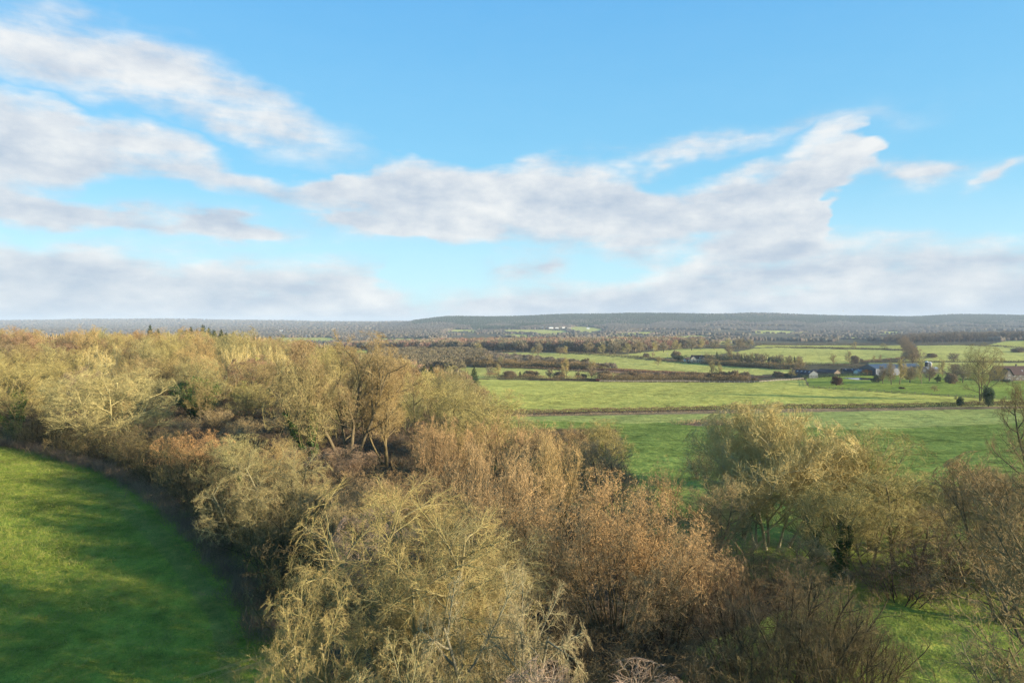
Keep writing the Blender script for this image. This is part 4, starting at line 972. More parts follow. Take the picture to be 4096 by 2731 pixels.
# brown woods of the middle distance
def midwood(px, row, D):
    b = ((px < 640) & (row < np.interp(px, [340, 440, 560, 640], [349, 350.3, 351.5, 352.2])) & (row > 344.5)) | ((px > 600) & (px < 706) & (row > 344) & (row < np.interp(px, [600, 640, 680, 706], [353, 351, 347.6, 347])))
    return b & (px > 330) & no_field(px, row, D)
p, px, row, D = scatter(rg, 5200, 330, 720, 950, 1650, midwood)
hh = rg.uniform(11, 20, len(p)) * np.interp(px, [350, 480, 640, 705], [.8, 1, 1, .9])
mass('woodland', None, p, LOD_T, np.stack([hh * rg.uniform(.85, 1.2, len(p)), hh], -1), pal(rg, len(p), BROWNS + [(0.28, 0.15, 0.10)]))
p, px, row, D = scatter(rg, 2600, 370, 500, 600, 1000, lambda px, row, D: (row > 352.4) & (row < 372) & (px < np.interp(row, [352, 358, 366, 372], [482, 486, 470, 462])) & no_field(px, row, D))
hh = rg.uniform(6, 12, len(p)); mass('woodland', None, p, LOD_T, np.stack([hh * rg.uniform(.85, 1.2, len(p)), hh], -1), pal(rg, len(p), [(0.17, 0.14, 0.075), (0.19, 0.155, 0.085), (0.15, 0.12, 0.07)]))
p, px, row, D = scatter(rg, 1500, 474, 622, 600, 950, lambda px, row, D: (row < np.interp(px, [474, 500, 540, 600, 622], [366.6, 366.6, 367.4, 369.4, 371])) & (row > np.interp(px, [474, 520, 560, 622], [354, 358, 363, 369.5])) & no_field(px, row, D))
hh = rg.uniform(4, 8, len(p)); mass('scrub_woodland', None, p, LOD_T, np.stack([hh * rg.uniform(.9, 1.3, len(p)), hh], -1), pal(rg, len(p), [(0.2, 0.165, 0.11), (0.17, 0.15, 0.1), (0.22, 0.17, 0.12)]))
# brown wood at the right
p, px, row, D = scatter(rg, 3000, 885, 1224, 1300, 2100, lambda px, row, D: (row < np.interp(px, [885, 900, 960, 1024], [343, 343.4, 342, 340])) & (row > 336.5))
hh = rg.uniform(16, 22, len(p)) * np.interp(px, [885, 915, 960, 1024], [.7, .9, 1.1, 1.1])
mass('woodland', None, p, LOD_T, np.stack([hh * rg.uniform(.7, .9, len(p)), hh], -1), pal(rg, len(p), [(0.16, 0.12, 0.075), (0.14, 0.11, 0.07), (0.18, 0.13, 0.08)]))
# wooded country from the valley floor to the ridge
def anis(rg, n, D0, D1, px0=-200, px1=1224):
    D = np.exp(rg.uniform(math.log(D0), math.log(D1), n)); px = rg.uniform(px0, px1, n); x = (px - 512) / F * D
    return x, D, px, HZ - F * (ht(x, D) - CAM_Z) / D
q1, q2 = anis(rg, 84000, 1500, 9600), anis(rg, 62000, 3300, 5500, 380, 1224)
x, D, px, row = [np.concatenate([a, b]) for a, b in zip(q1, q2)]
cl = np.sin(x * 0.004 + D * 0.003) * np.sin(D * 0.0042 - x * 0.0021) + 0.5 * np.sin(x * 0.011) * np.sin(D * 0.009)
k = no_field(px, row, D) & ((cl > -0.1) | (D > 3900) | (px < 420))
x, D, px, row, cl = x[k], D[k], px[k], row[k], cl[k]
ridge = (D > 4150) & (D < 6000) & (px > 415)
low_ = np.interp(px, [415, 480, 600, 680, 760, 860, 1024], [323, 325.5, 325.5, 322.5, 322, 323.5, 324.5])
con = (D > 3700) & (D < 6000) & (px > 412) & (row < low_ + 1.2 * np.sin(px * 0.11) + rg.normal(0, .5, len(x))) & (np.sin(x * 0.0021 + 1.0) * np.sin(D * 0.004) + rg.normal(0, .3, len(x)) > -0.75)
con |= (px > 470) & (px < 520) & (row > 327) & (row < 329) & (D > 3300)
hgt = rg.uniform(8, 13, len(x)) * np.where(D > 6500, 1.6, 1.0); wd = np.clip(D / 200.0, 11, 30) * rg.uniform(.7, 1.2, len(x))
pt = np.stack([x, D], -1)
mass('woodland', None, pt[~con], LOD_F, np.stack([wd, hgt], -1)[~con], pal(rg, int((~con).sum()), FARB))
mass('conifer_forest', None, pt[con], LOD_C, np.stack([wd * 1.0, hgt * 1.35], -1)[con], pal(rg, int(con.sum()), CONI))
# hedges between the faraway fields
hx, hc = [], []
for c, d0, d1, poly in POLY:
    if d0 < 1250: continue
    for (a, b), (a2, b2) in zip(poly, poly[1:] + poly[:1]):
        g1, g2 = G(a, b, d0, d1), G(a2, b2, d0, d1)
        n = int(min(300, (g1 - g2).length / 12)) + 1
        for i in range(n):
            q = g1.lerp(g2, (i + .5) / n); hx.append((q.x + rg.normal(0, 3), q.y))
hx = np.array(hx)
mass('hedgerow_trees', None, hx, LOD_F, np.stack([rg.uniform(9, 16, len(hx)), rg.uniform(2.5, 9, len(hx)) ], -1), pal(rg, len(hx), FARB))

# ------------------------------------------------------------------ undergrowth on the floor of the near wood and thicket
rgu = np.random.default_rng(55)
def under(name, poly, n, D0, D1, h, colors, w=1.6, lod=None):
    D = np.sqrt(rgu.uniform(D0 ** 2, D1 ** 2, n)); x = rgu.uniform(min(q[0] for q in poly), max(q[0] for q in poly), n)
    k = in_poly(x, D, poly); p = np.stack([x, D], -1)[k]
    return mass(name, None, p, lod or LOD_U, np.stack([rgu.uniform(.7, 1.3, len(p)) * w, rgu.uniform(.5, 1.2, len(p)) * h], -1), pal(rgu, len(p), colors))
def tuft(seed, n):
    rg = np.random.default_rng(seed); c = np.stack([rg.normal(0, .25, n), rg.normal(0, .25, n), rg.random(n) * .3], -1)
    P, R = curve(rg, c, rg.normal(0, .5, (n, 3)) + np.array([0, 0, 1.0]), np.full(n, .7), 3, .25, -.1, np.full(n, .008), np.full(n, .004)); return tubes(P, R, 2, rg)
LOD_U = [tuft(i, 46) for i in (1, 2, 3)]
under('undergrowth', [(-11, 41), (-15, 49), (-23, 59), (-36, 75), (-57, 97), (-84, 111), (-150, 116), (-150, 200), (30, 200), (18, 95), (22, 60), (16, 50), (14, 40), (10, 34), (-10, 34)], 9500, 34, 200, 1.5, [(0.12, 0.085, 0.048), (0.09, 0.07, 0.04), (0.15, 0.10, 0.06)], 2.2)
LOD_S = [tuft(i, 7) for i in (11, 12, 13, 14)]
def blades(name, n, test, c, h):
    D = np.sqrt(rgu.uniform(34 ** 2, 112 ** 2, n)); px = rgu.uniform(-60, 1100, n); x = (px - 512) / F * D
    row = HZ - F * (ht(x, D) - CAM_Z) / D; k = test(px, row, D); p = np.stack([x, D], -1)[k]
    mass(name, None, p, LOD_S, np.stack([rgu.uniform(.5, 1.1, len(p)), rgu.uniform(.5, 1.3, len(p)) * h], -1), pal(rgu, len(p), c))
blades('grass', 150000, lambda px, row, D: in_poly(px, row, POLY[0][3]), [(0.16, 0.22, 0.03), (0.2, 0.25, 0.035), (0.12, 0.19, 0.025), (0.24, 0.25, 0.06), (0.26, 0.23, 0.08), (0.09, 0.15, 0.02), (0.32, 0.31, 0.07)], 0.40)
blades('grass', 90000, lambda px, row, D: (px > 800) & (row > 560) & (D < 58), [(0.22, 0.27, 0.06), (0.28, 0.31, 0.07), (0.18, 0.25, 0.05), (0.3, 0.28, 0.1)], 0.35)
# dead grass along the foot of the pasture hedge
pe = []
for (a, b), (c_, d_) in zip(EDGE[:-1], EDGE[1:]):
    g1, g2 = G(a, b, 30, 130), G(c_, d_, 30, 130)
    for i in range(70): q = g1.lerp(g2, rgu.random()); pe.append((q.x + rgu.normal(0.2, .8), q.y + rgu.normal(0, .6)))
pe = np.array(pe); LOD_G = [tuft(i, 22) for i in (5, 6)]
mass('dead_grass', None, pe, LOD_G, np.stack([rgu.uniform(.6, 1.4, len(pe)), rgu.uniform(.6, 1.9, len(pe))], -1), pal(rgu, len(pe), [(0.24, 0.17, 0.10), (0.2, 0.13, 0.09)]))
# ------------------------------------------------------------------ buildings, fences, poles, pond
M['slate'] = plain_mat('brown_tiles', (0.085, 0.05, 0.04), (0.05, 0.033, 0.03), 0.8)
M['darkroof'] = plain_mat('dark_sheet_roof', (0.05, 0.048, 0.055), (0.035, 0.033, 0.04), 0.5)
M['blueroof'] = plain_mat('blue_sheet_metal', (0.05, 0.072, 0.105), (0.04, 0.058, 0.085), 0.3, 0.5, 0.4)
M['greyroof'] = plain_mat('grey_sheet_metal', (0.25, 0.28, 0.30), (0.19, 0.21, 0.23), 0.3, 0.5, 0.4)
M['greywall'] = plain_mat('grey_cladding', (0.10, 0.12, 0.13), (0.08, 0.095, 0.10), 0.4, 0.6)
M['white'] = plain_mat('white_render', (0.78, 0.76, 0.70), (0.66, 0.64, 0.58), 0.6)
M['cream'] = plain_mat('cream_render', (0.50, 0.44, 0.34), (0.42, 0.37, 0.28), 0.7)
M['stone'] = plain_mat('grey_brown_stone', (0.13, 0.115, 0.095), (0.09, 0.08, 0.07), 1.5)
M['timber'] = plain_mat('weathered_timber', (0.24, 0.20, 0.14), (0.16, 0.13, 0.10), 2.0)
M['palewood'] = plain_mat('pale_post_wood', (0.52, 0.46, 0.34), (0.38, 0.33, 0.25), 2.0)
M['tan'] = plain_mat('tan_boards', (0.16, 0.125, 0.09), (0.12, 0.095, 0.07), 0.8)
M['glass'] = plain_mat('dark_glass', (0.04, 0.05, 0.06), (0.03, 0.035, 0.04), 0.5, 0.12, 0.6)
M['redpaint'] = plain_mat('red_paint', (0.55, 0.05, 0.04), (0.4, 0.04, 0.03), 1.0, 0.45, 0.4)
M['black'] = plain_mat('black_rubber', (0.02, 0.02, 0.02))
import bmesh
def box(bm, x0, x1, y0, y1, z0, z1):
    v = [bm.verts.new((x, y, z)) for x in (x0, x1) for y in (y0, y1) for z in (z0, z1)]
    for f in ((0, 1, 3, 2), (4, 6, 7, 5), (0, 4, 5, 1), (2, 3, 7, 6), (0, 2, 6, 4), (1, 5, 7, 3)): bm.faces.new([v[i] for i in f])
def bmo(name, bm, mat, parent=None, loc=None, rz=0.0):
    bmesh.ops.recalc_face_normals(bm, faces=bm.faces); me = bpy.data.meshes.new(name); bm.to_mesh(me); bm.free(); me.materials.append(M[mat])
    o = link(name, me, parent, loc)
    if rz: o.rotation_euler = (0, 0, rz)
    return o
def prism(bm, L, Wd, z0, hr, x0=None):
    """gable triangles of a wall from z0 to z0+hr, as a thin closed prism at each end"""
    for s in (-1, 1):
        xa, xb = s * L / 2, s * (L / 2 - 0.25)
        a = [bm.verts.new((x, y, z)) for x in (xa, xb) for (y, z) in ((-Wd / 2, z0), (Wd / 2, z0), (0, z0 + hr))]
        bm.faces.new(a[:3]); bm.faces.new(a[3:]); 
        for i, j in ((0, 1), (1, 2), (2, 0)): bm.faces.new([a[i], a[j], a[j + 3], a[i + 3]])
def roof_bm(L, Wd, z0, hr, over=0.4, th=0.22):
    bm = bmesh.new(); k = hr / (Wd / 2); yo = Wd / 2 + over; ze = z0 - k * over; zr = z0 + hr
    for s in (-1, 1):
        v = [bm.verts.new((x, y, z)) for x in (-L / 2 - over, L / 2 + over) for (y, z) in ((s * yo, ze + .03), (0, zr + .03), (0, zr + th + .03), (s * yo, ze + th + .03))]
        for f in ((0, 1, 2, 3), (7, 6, 5, 4), (0, 4, 5, 1), (1, 5, 6, 2), (2, 6, 7, 3), (3, 7, 4, 0)): bm.faces.new([v[i] for i in f])
    return bm
def window(parent, x, y, z, w, h, side, fm='white'):
    """side: 'f' front (-y), 'b', 'r' (+x end), 'l'"""
    bm = bmesh.new(); t = 0.09
    for a0, a1, b0, b1 in ((-w/2, w/2, -t, 0), (-w/2, w/2, h, h + t), (-w/2 - t, -w/2, -t, h + t), (w/2, w/2 + t, -t, h + t), (-0.035, 0.035, 0, h)): box(bm, a0, a1, -0.10, 0.02, b0, b1)
    f = bmo('window', bm, fm, parent, (x, y, z), {'f': 0, 'b': PI, 'r': PI / 2, 'l': -PI / 2}[side])
    bm = bmesh.new(); box(bm, -w/2 + .002, w/2 - .002, -0.05, 0.01, 0.002, h - .002); bmo('pane', bm, 'glass', f)
    return f
def door(parent, x, y, z, w, h, side, mat='timber'):
    bm = bmesh.new(); box(bm, -w/2, w/2, -0.08, 0.02, 0, h); d = bmo('door', bm, mat, parent, (x, y, z), {'f': 0, 'b': PI, 'r': PI / 2, 'l': -PI / 2}[side])
    bm = bmesh.new(); box(bm, w/2 - .25, w/2 - .18, -0.14, -0.08, h * .45, h * .5); bmo('handle', bm, 'black', d)
def chimney(parent, x, y, z, h, mat='stone'):
    bm = bmesh.new(); box(bm, -.45, .45, -.45, .45, 0, h); c = bmo('chimney', bm, mat, parent, (x, y, z))
    bm = bmesh.new(); bmesh.ops.create_cone(bm, cap_ends=True, segments=10, radius1=.16, radius2=.13, depth=.5); bmo('chimney_pot', bm, 'tan', c, (0, 0, h + .25))
def building(name, label, cat, px, row, L, Wd, hw, hr, rot, wall, roof, lo=400, hi=1500, group=None, gable=None, extra=None, z=0.0):
    g = G(px, row, lo, hi); b = empty(name, (g.x, g.y, g.z + z), math.radians(rot)); tag(b, label, cat, group)
    bm = bmesh.new(); box(bm, -L/2, L/2, -Wd/2, Wd/2, -1.5, hw); bmo('wall', bm, wall, b)
    bm = bmesh.new(); prism(bm, L - .01, Wd, hw + .002, hr - .02); bmo('gable', bm, gable or wall, b)
    r = bmo('roof', roof_bm(L, Wd, hw, hr), roof, b)
    if extra: extra(b, r)
    return b
def skylights(n, L, Wd, hw, hr):
    def f(b, r):
        for k in range(n):
            for s in (-1, 1):
                x = -L / 2 + (k + .5) * L / n; y = s * Wd * .25; zz = hw + hr * .5 + .30
                bm = bmesh.new(); box(bm, -.5, .5, -1.1, 1.1, -.04, .05); o = bmo('skylight', bm, 'greyroof', r, (x, y, zz)); o.rotation_euler = (-s * math.atan(hr / (Wd / 2)), 0, 0)
    return f
def barn_a(b, r):
    skylights(5, 18, 13, 3.8, 2.6)(b, r); door(b, 9, 0, 0, 4.0, 3.2, 'r', 'greywall')
building('barn', 'grey gabled barn with dark roof and pale skylights', 'barn', 804, 377.2, 18, 13, 3.8, 2.6, -55, 'greywall', 'darkroof', extra=barn_a)
building('barn', 'tan gabled shed with dark roof, right of the grey barn with skylights', 'barn', 829, 375.4, 15, 12, 3.2, 2.4, -50, 'tan', 'darkroof', extra=lambda b, r: door(b, 7.5, 0, 0, 3, 2.6, 'r'))
building('barn', 'small dark-roofed lean-to between grey barn and tan shed', 'shed', 820, 374.2, 12, 8, 3.0, 1.6, -20, 'tan', 'darkroof', extra=lambda b, r: door(b, 0, -4, 0, 2.4, 2.2, 'f'))
building('barn', 'low open shed with dark streaked roof left of the blue barn', 'shed', 852, 373.4, 16, 9, 2.8, 2.0, -10, 'tan', 'darkroof', extra=skylights(3, 16, 9, 2.8, 2.0))
building('barn', 'little white-walled shed before the blue barn', 'shed', 859.5, 374.0, 7, 5, 2.8, 1.4, 20, 'white', 'greyroof', extra=lambda b, r: door(b, 0, -2.5, 0, 1.4, 2.1, 'f'))
building('blue_barn', 'large blue steel barn with blue roof', 'barn', 880, 374.2, 27, 18, 6.0, 3.4, 18, 'blueroof', 'blueroof', gable='greywall', extra=lambda b, r: door(b, -4, -9, 0, 5, 4.5, 'f', 'darkroof'))
building('barn', 'light grey roofed barn joined to the right of the blue one', 'barn', 893, 373.2, 18, 14, 5.2, 3.6, -62, 'darkroof', 'greyroof', gable='darkroof', extra=lambda b, r: door(b, 9, 0, 0, 4, 3.8, 'r', 'black'))
building('barn', 'blue-roofed shed behind the tallest golden garden tree', 'barn', 910, 371.0, 15, 10, 5.0, 2.4, 10, 'greywall', 'blueroof', extra=lambda b, r: door(b, 0, -5, 0, 3, 3, 'f', 'darkroof'))
building('barn', 'round-shouldered dark shed at the right end of the farm', 'shed', 919, 371.4, 10, 9, 3.4, 1.8, 0, 'greywall', 'darkroof', extra=lambda b, r: door(b, 0, -4.5, 0, 3, 2.6, 'f', 'black'))
building('barn', 'low grey shed under the two silos', 'shed', 930, 371.2, 14, 7, 2.8, 1.4, 4, 'stone', 'greyroof', extra=lambda b, r: door(b, 2, -3.5, 0, 2.2, 2.2, 'f', 'black'))
def cottage(b, r):
    for x in (-1.5, 2.2, 5.6): window(b, x, -3.6, 1.0, 1.1, 1.2, 'f')
    door(b, 0.4, -3.6, 0, 1.0, 2.1, 'f')
    for x in (1.2, 5.2):
        bm = bmesh.new(); box(bm, -1.0, 1.0, -1.2, 1.2, -.4, 1.1); d = bmo('dormer', bm, 'white', r, (x, -2.3, 4.6))
        rf = bmo('dormer_roof', roof_bm(2.0, 2.4, 1.1, 0.9, .2, .12), 'slate', d); rf.rotation_euler = (0, 0, PI / 2)
        bm = bmesh.new(); box(bm, -.5, .5, -1.26, -1.19, .1, .9); bmo('dormer_window', bm, 'glass', d)
    bm = bmesh.new(); box(bm, -2.9, 2.9, -3.2, 3.2, -1.5, 4.2); prism_y = bmo('wing', bm, 'cream', b, (-6.4, -2.6, 0))
    o = bmo('wing_roof', roof_bm(6.4, 5.8, 4.2, 3.0, .3), 'slate', prism_y); o.rotation_euler = (0, 0, PI / 2)
    bm = bmesh.new(); prism(bm, 6.38, 5.8, 4.202, 2.98); g = bmo('wing_gable', bm, 'cream', prism_y); g.rotation_euler = (0, 0, PI / 2)
    window(b, -6.4, -5.8, 0.9, 1.8, 1.4, 'f'); window(b, -6.4, -5.8, 3.3, 1.0, 1.0, 'f'); window(b, 8.6, 0, 3.2, 1.0, 1.0, 'r')
    chimney(b, 2.9, 0.0, 7.4, 1.5, 'cream')
building('cottage', 'stone cottage with brown tiled roof, two white dormers and white gable end', 'house', 699, 361.6, 17, 7.2, 4.2, 3.6, -8, 'cream', 'slate', gable='white', extra=cottage, lo=600)
building('garage', 'small white outbuilding at the left of the cottage', 'outbuilding', 686.6, 361.0, 5, 4, 2.4, 1.4, 10, 'white', 'slate', lo=600, extra=lambda b, r: door(b, 0, -2, 0, 2.0, 2.0, 'f'))
def farmhouse(b, r):
    for x in (-9, -3.5, 1.5, 6.5, 11): window(b, x, -4.5, 1.0, 1.1, 1.2, 'f')
    for x in (-1, 4, 9): window(b, x, -4.5, 3.6, 1.0, 1.0, 'f')
    door(b, 3.9, -4.5, 0, 1.1, 2.1, 'f')
    bm = bmesh.new(); box(bm, -3.6, 3.6, -2.5, 2.5, -1.5, 5.0); w = bmo('porch_wing', bm, 'stone', b, (-9.5, -7.0, 0))
    o = bmo('wing_roof', roof_bm(5.2, 7.2, 5.0, 5.0, .4), 'slate', w); o.rotation_euler = (0, 0, PI / 2)
    bm = bmesh.new(); prism(bm, 4.98, 7.2, 5.002, 4.9); g = bmo('wing_gable', bm, 'stone', w); g.rotation_euler = (0, 0, PI / 2)
    window(b, -9.5, -9.5, 1.2, 1.4, 1.3, 'f'); window(b, -9.5, -9.5, 4.2, 1.1, 1.1, 'f'); chimney(b, 4, 0, 11.0, 2.0)
    bm = bmesh.new(); box(bm, -.5, .5, -.7, .7, -.05, .06); s = bmo('roof_window', bm, 'greyroof', r, (7, -2.6, 8.0)); s.rotation_euler = (math.atan(6.2 / 4.5), 0, 0)
building('farmhouse', 'long stone farmhouse with steep red-brown roof at the right edge', 'house', 1012, 380.0, 30, 9, 5.2, 6.2, 4, 'stone', 'slate', extra=farmhouse, lo=400, hi=700)
for k, (px, r_, h, mat, lb) in enumerate([(927.4, 1.9, 8.5, 'darkroof', 'dark tower silo beside its cream twin'), (930.6, 1.7, 7.8, 'cream', 'cream tower silo beside its dark twin')]):
    g = G(px, 370.4, 500, 1200); s = empty('silo', g); tag(s, lb, 'silo')
    bm = bmesh.new(); bmesh.ops.create_cone(bm, cap_ends=True, segments=20, radius1=r_, radius2=r_, depth=h); bmo('tank', bm, mat, s, (0, 0, h / 2))
    bm = bmesh.new(); bmesh.ops.create_cone(bm, cap_ends=True, segments=20, radius1=r_ + .1, radius2=0.3, depth=1.0); bmo('cap', bm, 'white', s, (0, 0, h + .51))
    bm = bmesh.new(); box(bm, -.2, .2, -r_ - .15, -r_ - .02, 0, h); bmo('ladder', bm, 'greyroof', s)
FARB_ = [(544, 328.6, 46, 14, 5, 3, 0, 'greywall', 'greyroof', 'long grey barn at the left end of the distant white farm'), (551, 328.8, 22, 12, 6, 4, 12, 'white', 'greyroof', 'white barn next to the long grey barn of the distant farm'),
 (557, 328.4, 18, 10, 6, 4, -6, 'white', 'slate', 'white house in the middle of the distant farm'), (564, 328.2, 20, 10, 6, 4, 8, 'white', 'slate', 'distant white farm building left of the orange-roofed one'), (569, 328.6, 20, 10, 4.5, 4, 0, 'cream', 'tan', 'orange-roofed building at the right end of the distant farm'),
 (588, 328.8, 14, 8, 4, 3, 0, 'white', 'greyroof', 'tiny white hut alone on the distant pale field'), (374, 326.2, 26, 12, 7, 5, 10, 'white', 'slate', 'white house on the far hillside above the oaks'), (281, 331.2, 20, 10, 6, 4, 0, 'white', 'slate', 'white speck of a house on the far plain at the left'),
 (308, 336.9, 14, 8, 4, 3, 0, 'white', 'greyroof', 'small white shed on the distant green field at the left')]
for px, row, L, Wd, hw, hr, rot, wl, rf, lb in FARB_:
    building('far_house', lb, 'building', px, row, L, Wd, hw, hr, rot, wl, rf, lo=2000, hi=8000, z=3.0)

# pond
def pond():
    c = G(860, 378.9, 400, 900); m, nt, b = new_mat('pond_water'); b.inputs['Base Color'].default_value = (0.03, 0.045, 0.05, 1); b.inputs['Roughness'].default_value = 0.06; b.inputs['Specular IOR Level'].default_value = 0.5
    n = noise(nt, 1.2, 2); bp = nt.nodes.new('ShaderNodeBump'); bp.inputs['Strength'].default_value = 0.05; nt.links.new(n.outputs[0], bp.inputs['Height']); nt.links.new(bp.outputs[0], b.inputs['Normal'])
    rx, ry = 11.0, 13.0; pts = []
    for i in range(48):
        a = i / 48 * 2 * PI; k = 1 + 0.07 * math.sin(3 * a + 1) + 0.04 * math.sin(5 * a); pts.append((c.x + rx * k * math.cos(a), c.y + ry * k * math.sin(a)))
    zs = max(float(ht(x, y)) for x, y in pts) + 0.05
    bm = bmesh.new(); ring = [bm.verts.new((x, y, zs)) for x, y in pts]; bm.faces.new(ring)
    me = bpy.data.meshes.new('pond'); bm.to_mesh(me); bm.free(); me.materials.append(m); tag(link('pond', me), kind='structure')
    # grass bank holding the water
    bm = bmesh.new(); inn = [bm.verts.new((x, y, zs + .05)) for x, y in pts]
    out_ = [bm.verts.new((c.x + (x - c.x) * 1.18, c.y + (y - c.y) * 1.3, float(ht(c.x + (x - c.x) * 1.18, c.y + (y - c.y) * 1.3)) - .1)) for x, y in pts]
    for i in range(48): bm.faces.new([inn[i], inn[(i + 1) % 48], out_[(i + 1) % 48], out_[i]])
    bmesh.ops.recalc_face_normals(bm, faces=bm.faces)
    me = bpy.data.meshes.new('pond_bank'); bm.to_mesh(me); bm.free()
    a = me.attributes.new('gc', 'FLOAT_COLOR', 'POINT'); a.data.foreach_set('color', np.tile(np.array([0.36, 0.33, 0.06, 1], np.float32), len(me.vertices)))
    me.materials.append(M['ground']); tag(link('pond_bank', me), kind='structure')
pond()

def fence(label, pts, step, hp, mat, lo=350, hi=900):
    P = poly_pts(pts, step, lo, hi); P = P[:100]; g0 = Vector((P[0, 0], P[0, 1], float(ht(*P[0]))))
    f = empty('fence', g0); tag(f, label, 'fence')
    bm = bmesh.new(); box(bm, -.09, .09, -.09, .09, -.3, hp); pm = bmesh.new(); pm.free()
    first = None
    for x, y in P:
        l = (x - g0.x, y - g0.y, float(ht(x, y)) - g0.z)
        if first is None: first = bmo('post', bm, mat, f, l)
        else:
            o = first.copy(); col.objects.link(o); o.parent = f; o.location = l
    for hh in (hp * .45, hp * .85):
        bm = bmesh.new()
        for (x0, y0), (x1, y1) in zip(P[:-1], P[1:]):
            a = Vector((x0 - g0.x, y0 - g0.y, float(ht(x0, y0)) - g0.z + hh)); b = Vector((x1 - g0.x, y1 - g0.y, float(ht(x1, y1)) - g0.z + hh))
            n = (b - a).cross(Vector((0, 0, 1))).normalized() * .03; u = Vector((0, 0, .07)); 
            v = [bm.verts.new(p) for p in (a - n - u, a + n - u, a + n + u, a - n + u, b - n - u, b + n - u, b + n + u, b - n + u)]
            for q in ((0, 1, 2, 3), (7, 6, 5, 4), (0, 4, 5, 1), (1, 5, 6, 2), (2, 6, 7, 3), (3, 7, 4, 0)): bm.faces.new([v[i] for i in q])
        bmo('rail', bm, mat, f)
fence('pale post-and-rail fence along the far edge of the light green field', [(600, 381.2), (700, 381.7), (760, 381.9), (790, 380), (804, 378.8)], 3.6, 1.3, 'palewood')
fence('timber fence curving round the lawn from the barns to the right edge', [(806, 379.8), (809, 386.4), (830, 388.2), (900, 392.6), (985, 397.6), (1030, 400.4)], 4.0, 1.3, 'timber')
for px, row, h, lo, lb in [(653.8, 353.4, 7.5, 700, 'wooden utility pole in the field left of the cottage'), (667.5, 357.2, 6.0, 700, 'short thin pole by the hedge left of the cottage'), (598.6, 350.2, 9.0, 800, 'tall twin-armed utility pole before the brown wood'),
        (572.8, 348.9, 9.0, 800, 'utility pole at the edge of the brown wood, left of the twin-armed one'), (640.6, 350.6, 8.0, 800, 'pale utility pole among the lane trees')]:
    g = G(px, row, lo, 1500); p = empty('utility_pole', g); tag(p, lb, 'utility pole')
    bm = bmesh.new(); bmesh.ops.create_cone(bm, cap_ends=True, segments=8, radius1=.2, radius2=.13, depth=h); bmo('pole', bm, 'palewood', p, (0, 0, h / 2))
    bm = bmesh.new(); box(bm, -1.2, 1.2, -.08, .08, -.1, .1); bmo('crossarm', bm, 'palewood', p, (0, -.2, h - .6))
    for x in (-1, 1): bm = bmesh.new(); bmesh.ops.create_cone(bm, cap_ends=True, segments=8, radius1=.07, radius2=.1, depth=.3); bmo('insulator', bm, 'white', p, (x, -.2, h - .35))
# red trailer at the fence
g = G(598.5, 380.6, 400, 800); t = empty('farm_trailer', g, 0.1); tag(t, 'small red farm trailer parked at the field fence', 'trailer')
bm = bmesh.new(); box(bm, -1.9, 1.9, -.9, .9, .62, 1.5); box(bm, -1.8, 1.8, -.8, .8, .5, .618); bmesh.ops.bevel(bm, geom=bm.edges[:], offset=.03, affect='EDGES'); bmo('body', bm, 'redpaint', t)
bm = bmesh.new(); box(bm, 1.9, 3.1, -.06, .06, .5, .62); bmo('drawbar', bm, 'redpaint', t)
for s in (-1, 1):
    for x in (-.6, .6):
        bm = bmesh.new(); bmesh.ops.create_cone(bm, cap_ends=True, segments=16, radius1=.42, radius2=.42, depth=.22); w = bmo('wheel', bm, 'black', t, (x, s * 1.03, .42)); w.rotation_euler = (PI / 2, 0, 0)
# dark timber barrier
g = G(757, 377.4, 450, 900); t = empty('timber_wall', g, -0.03); tag(t, 'long low dark timber wall at the end of the field, left of the barns', 'wall')
bm = bmesh.new()
for k in range(4): box(bm, -15, 13, -.06, .06, .25 + k * .33, .55 + k * .33)
bmo('board_panel', bm, 'slate', t)
for k in range(8): bm = bmesh.new(); box(bm, -.1, .1, .065, .25, -.3, 1.7); bmo('post', bm, 'timber', t, (-15 + 4 * k, 0, 0))
# gull crossing the sky above the ridge
def gull():
    px, row, D = 843, 310.8, 260.0
    bm = bmesh.new()
    prof = [(-.30, .01, .02), (-.2, .05, .05), (-.02, .08, .075), (.14, .065, .06), (.22, .045, .05), (.30, .01, .015)]; rings = []
    for y, rx, rz in prof: rings.append([bm.verts.new((rx * math.cos(a), y, rz * math.sin(a))) for a in [i * PI / 4 for i in range(8)]])
    for r0, r1 in zip(rings[:-1], rings[1:]):
        for i in range(8): bm.faces.new([r0[i], r0[(i + 1) % 8], r1[(i + 1) % 8], r1[i]])
    bm.faces.new(rings[0]); bm.faces.new(rings[-1][::-1])
    for s in (-1, 1):
        pr = [(.06, .09, -.09, .03), (.30, .10, -.05, .14), (.62, .02, -.09, .06)]; up = [[bm.verts.new((s * x, y, z + d)) for y in (a, b)] for x, a, b, z in pr for d in (0, .012)]
        up = [(up[0], up[1]), (up[2], up[3]), (up[4], up[5])]
        for (u0, u1), (v0, v1) in zip(up[:-1], up[1:]):
            bm.faces.new([u0[0], u0[1], v0[1], v0[0]]); bm.faces.new([u1[0], v1[0], v1[1], u1[1]]); bm.faces.new([u0[0], v0[0], v1[0], u1[0]]); bm.faces.new([u0[1], u1[1], v1[1], v0[1]])
        bm.faces.new([up[2][0][0], up[2][0][1], up[2][1][1], up[2][1][0]])
    o = bmo('gull', bm, 'white', None, ((px - 512) / F * D, D, CAM_Z + (HZ - row) / F * D), 0.9); tag(o, 'tiny white gull in flight above the right end of the ridge', 'bird'); o.rotation_euler = (0.1, 0.25, 1.2)
gull()



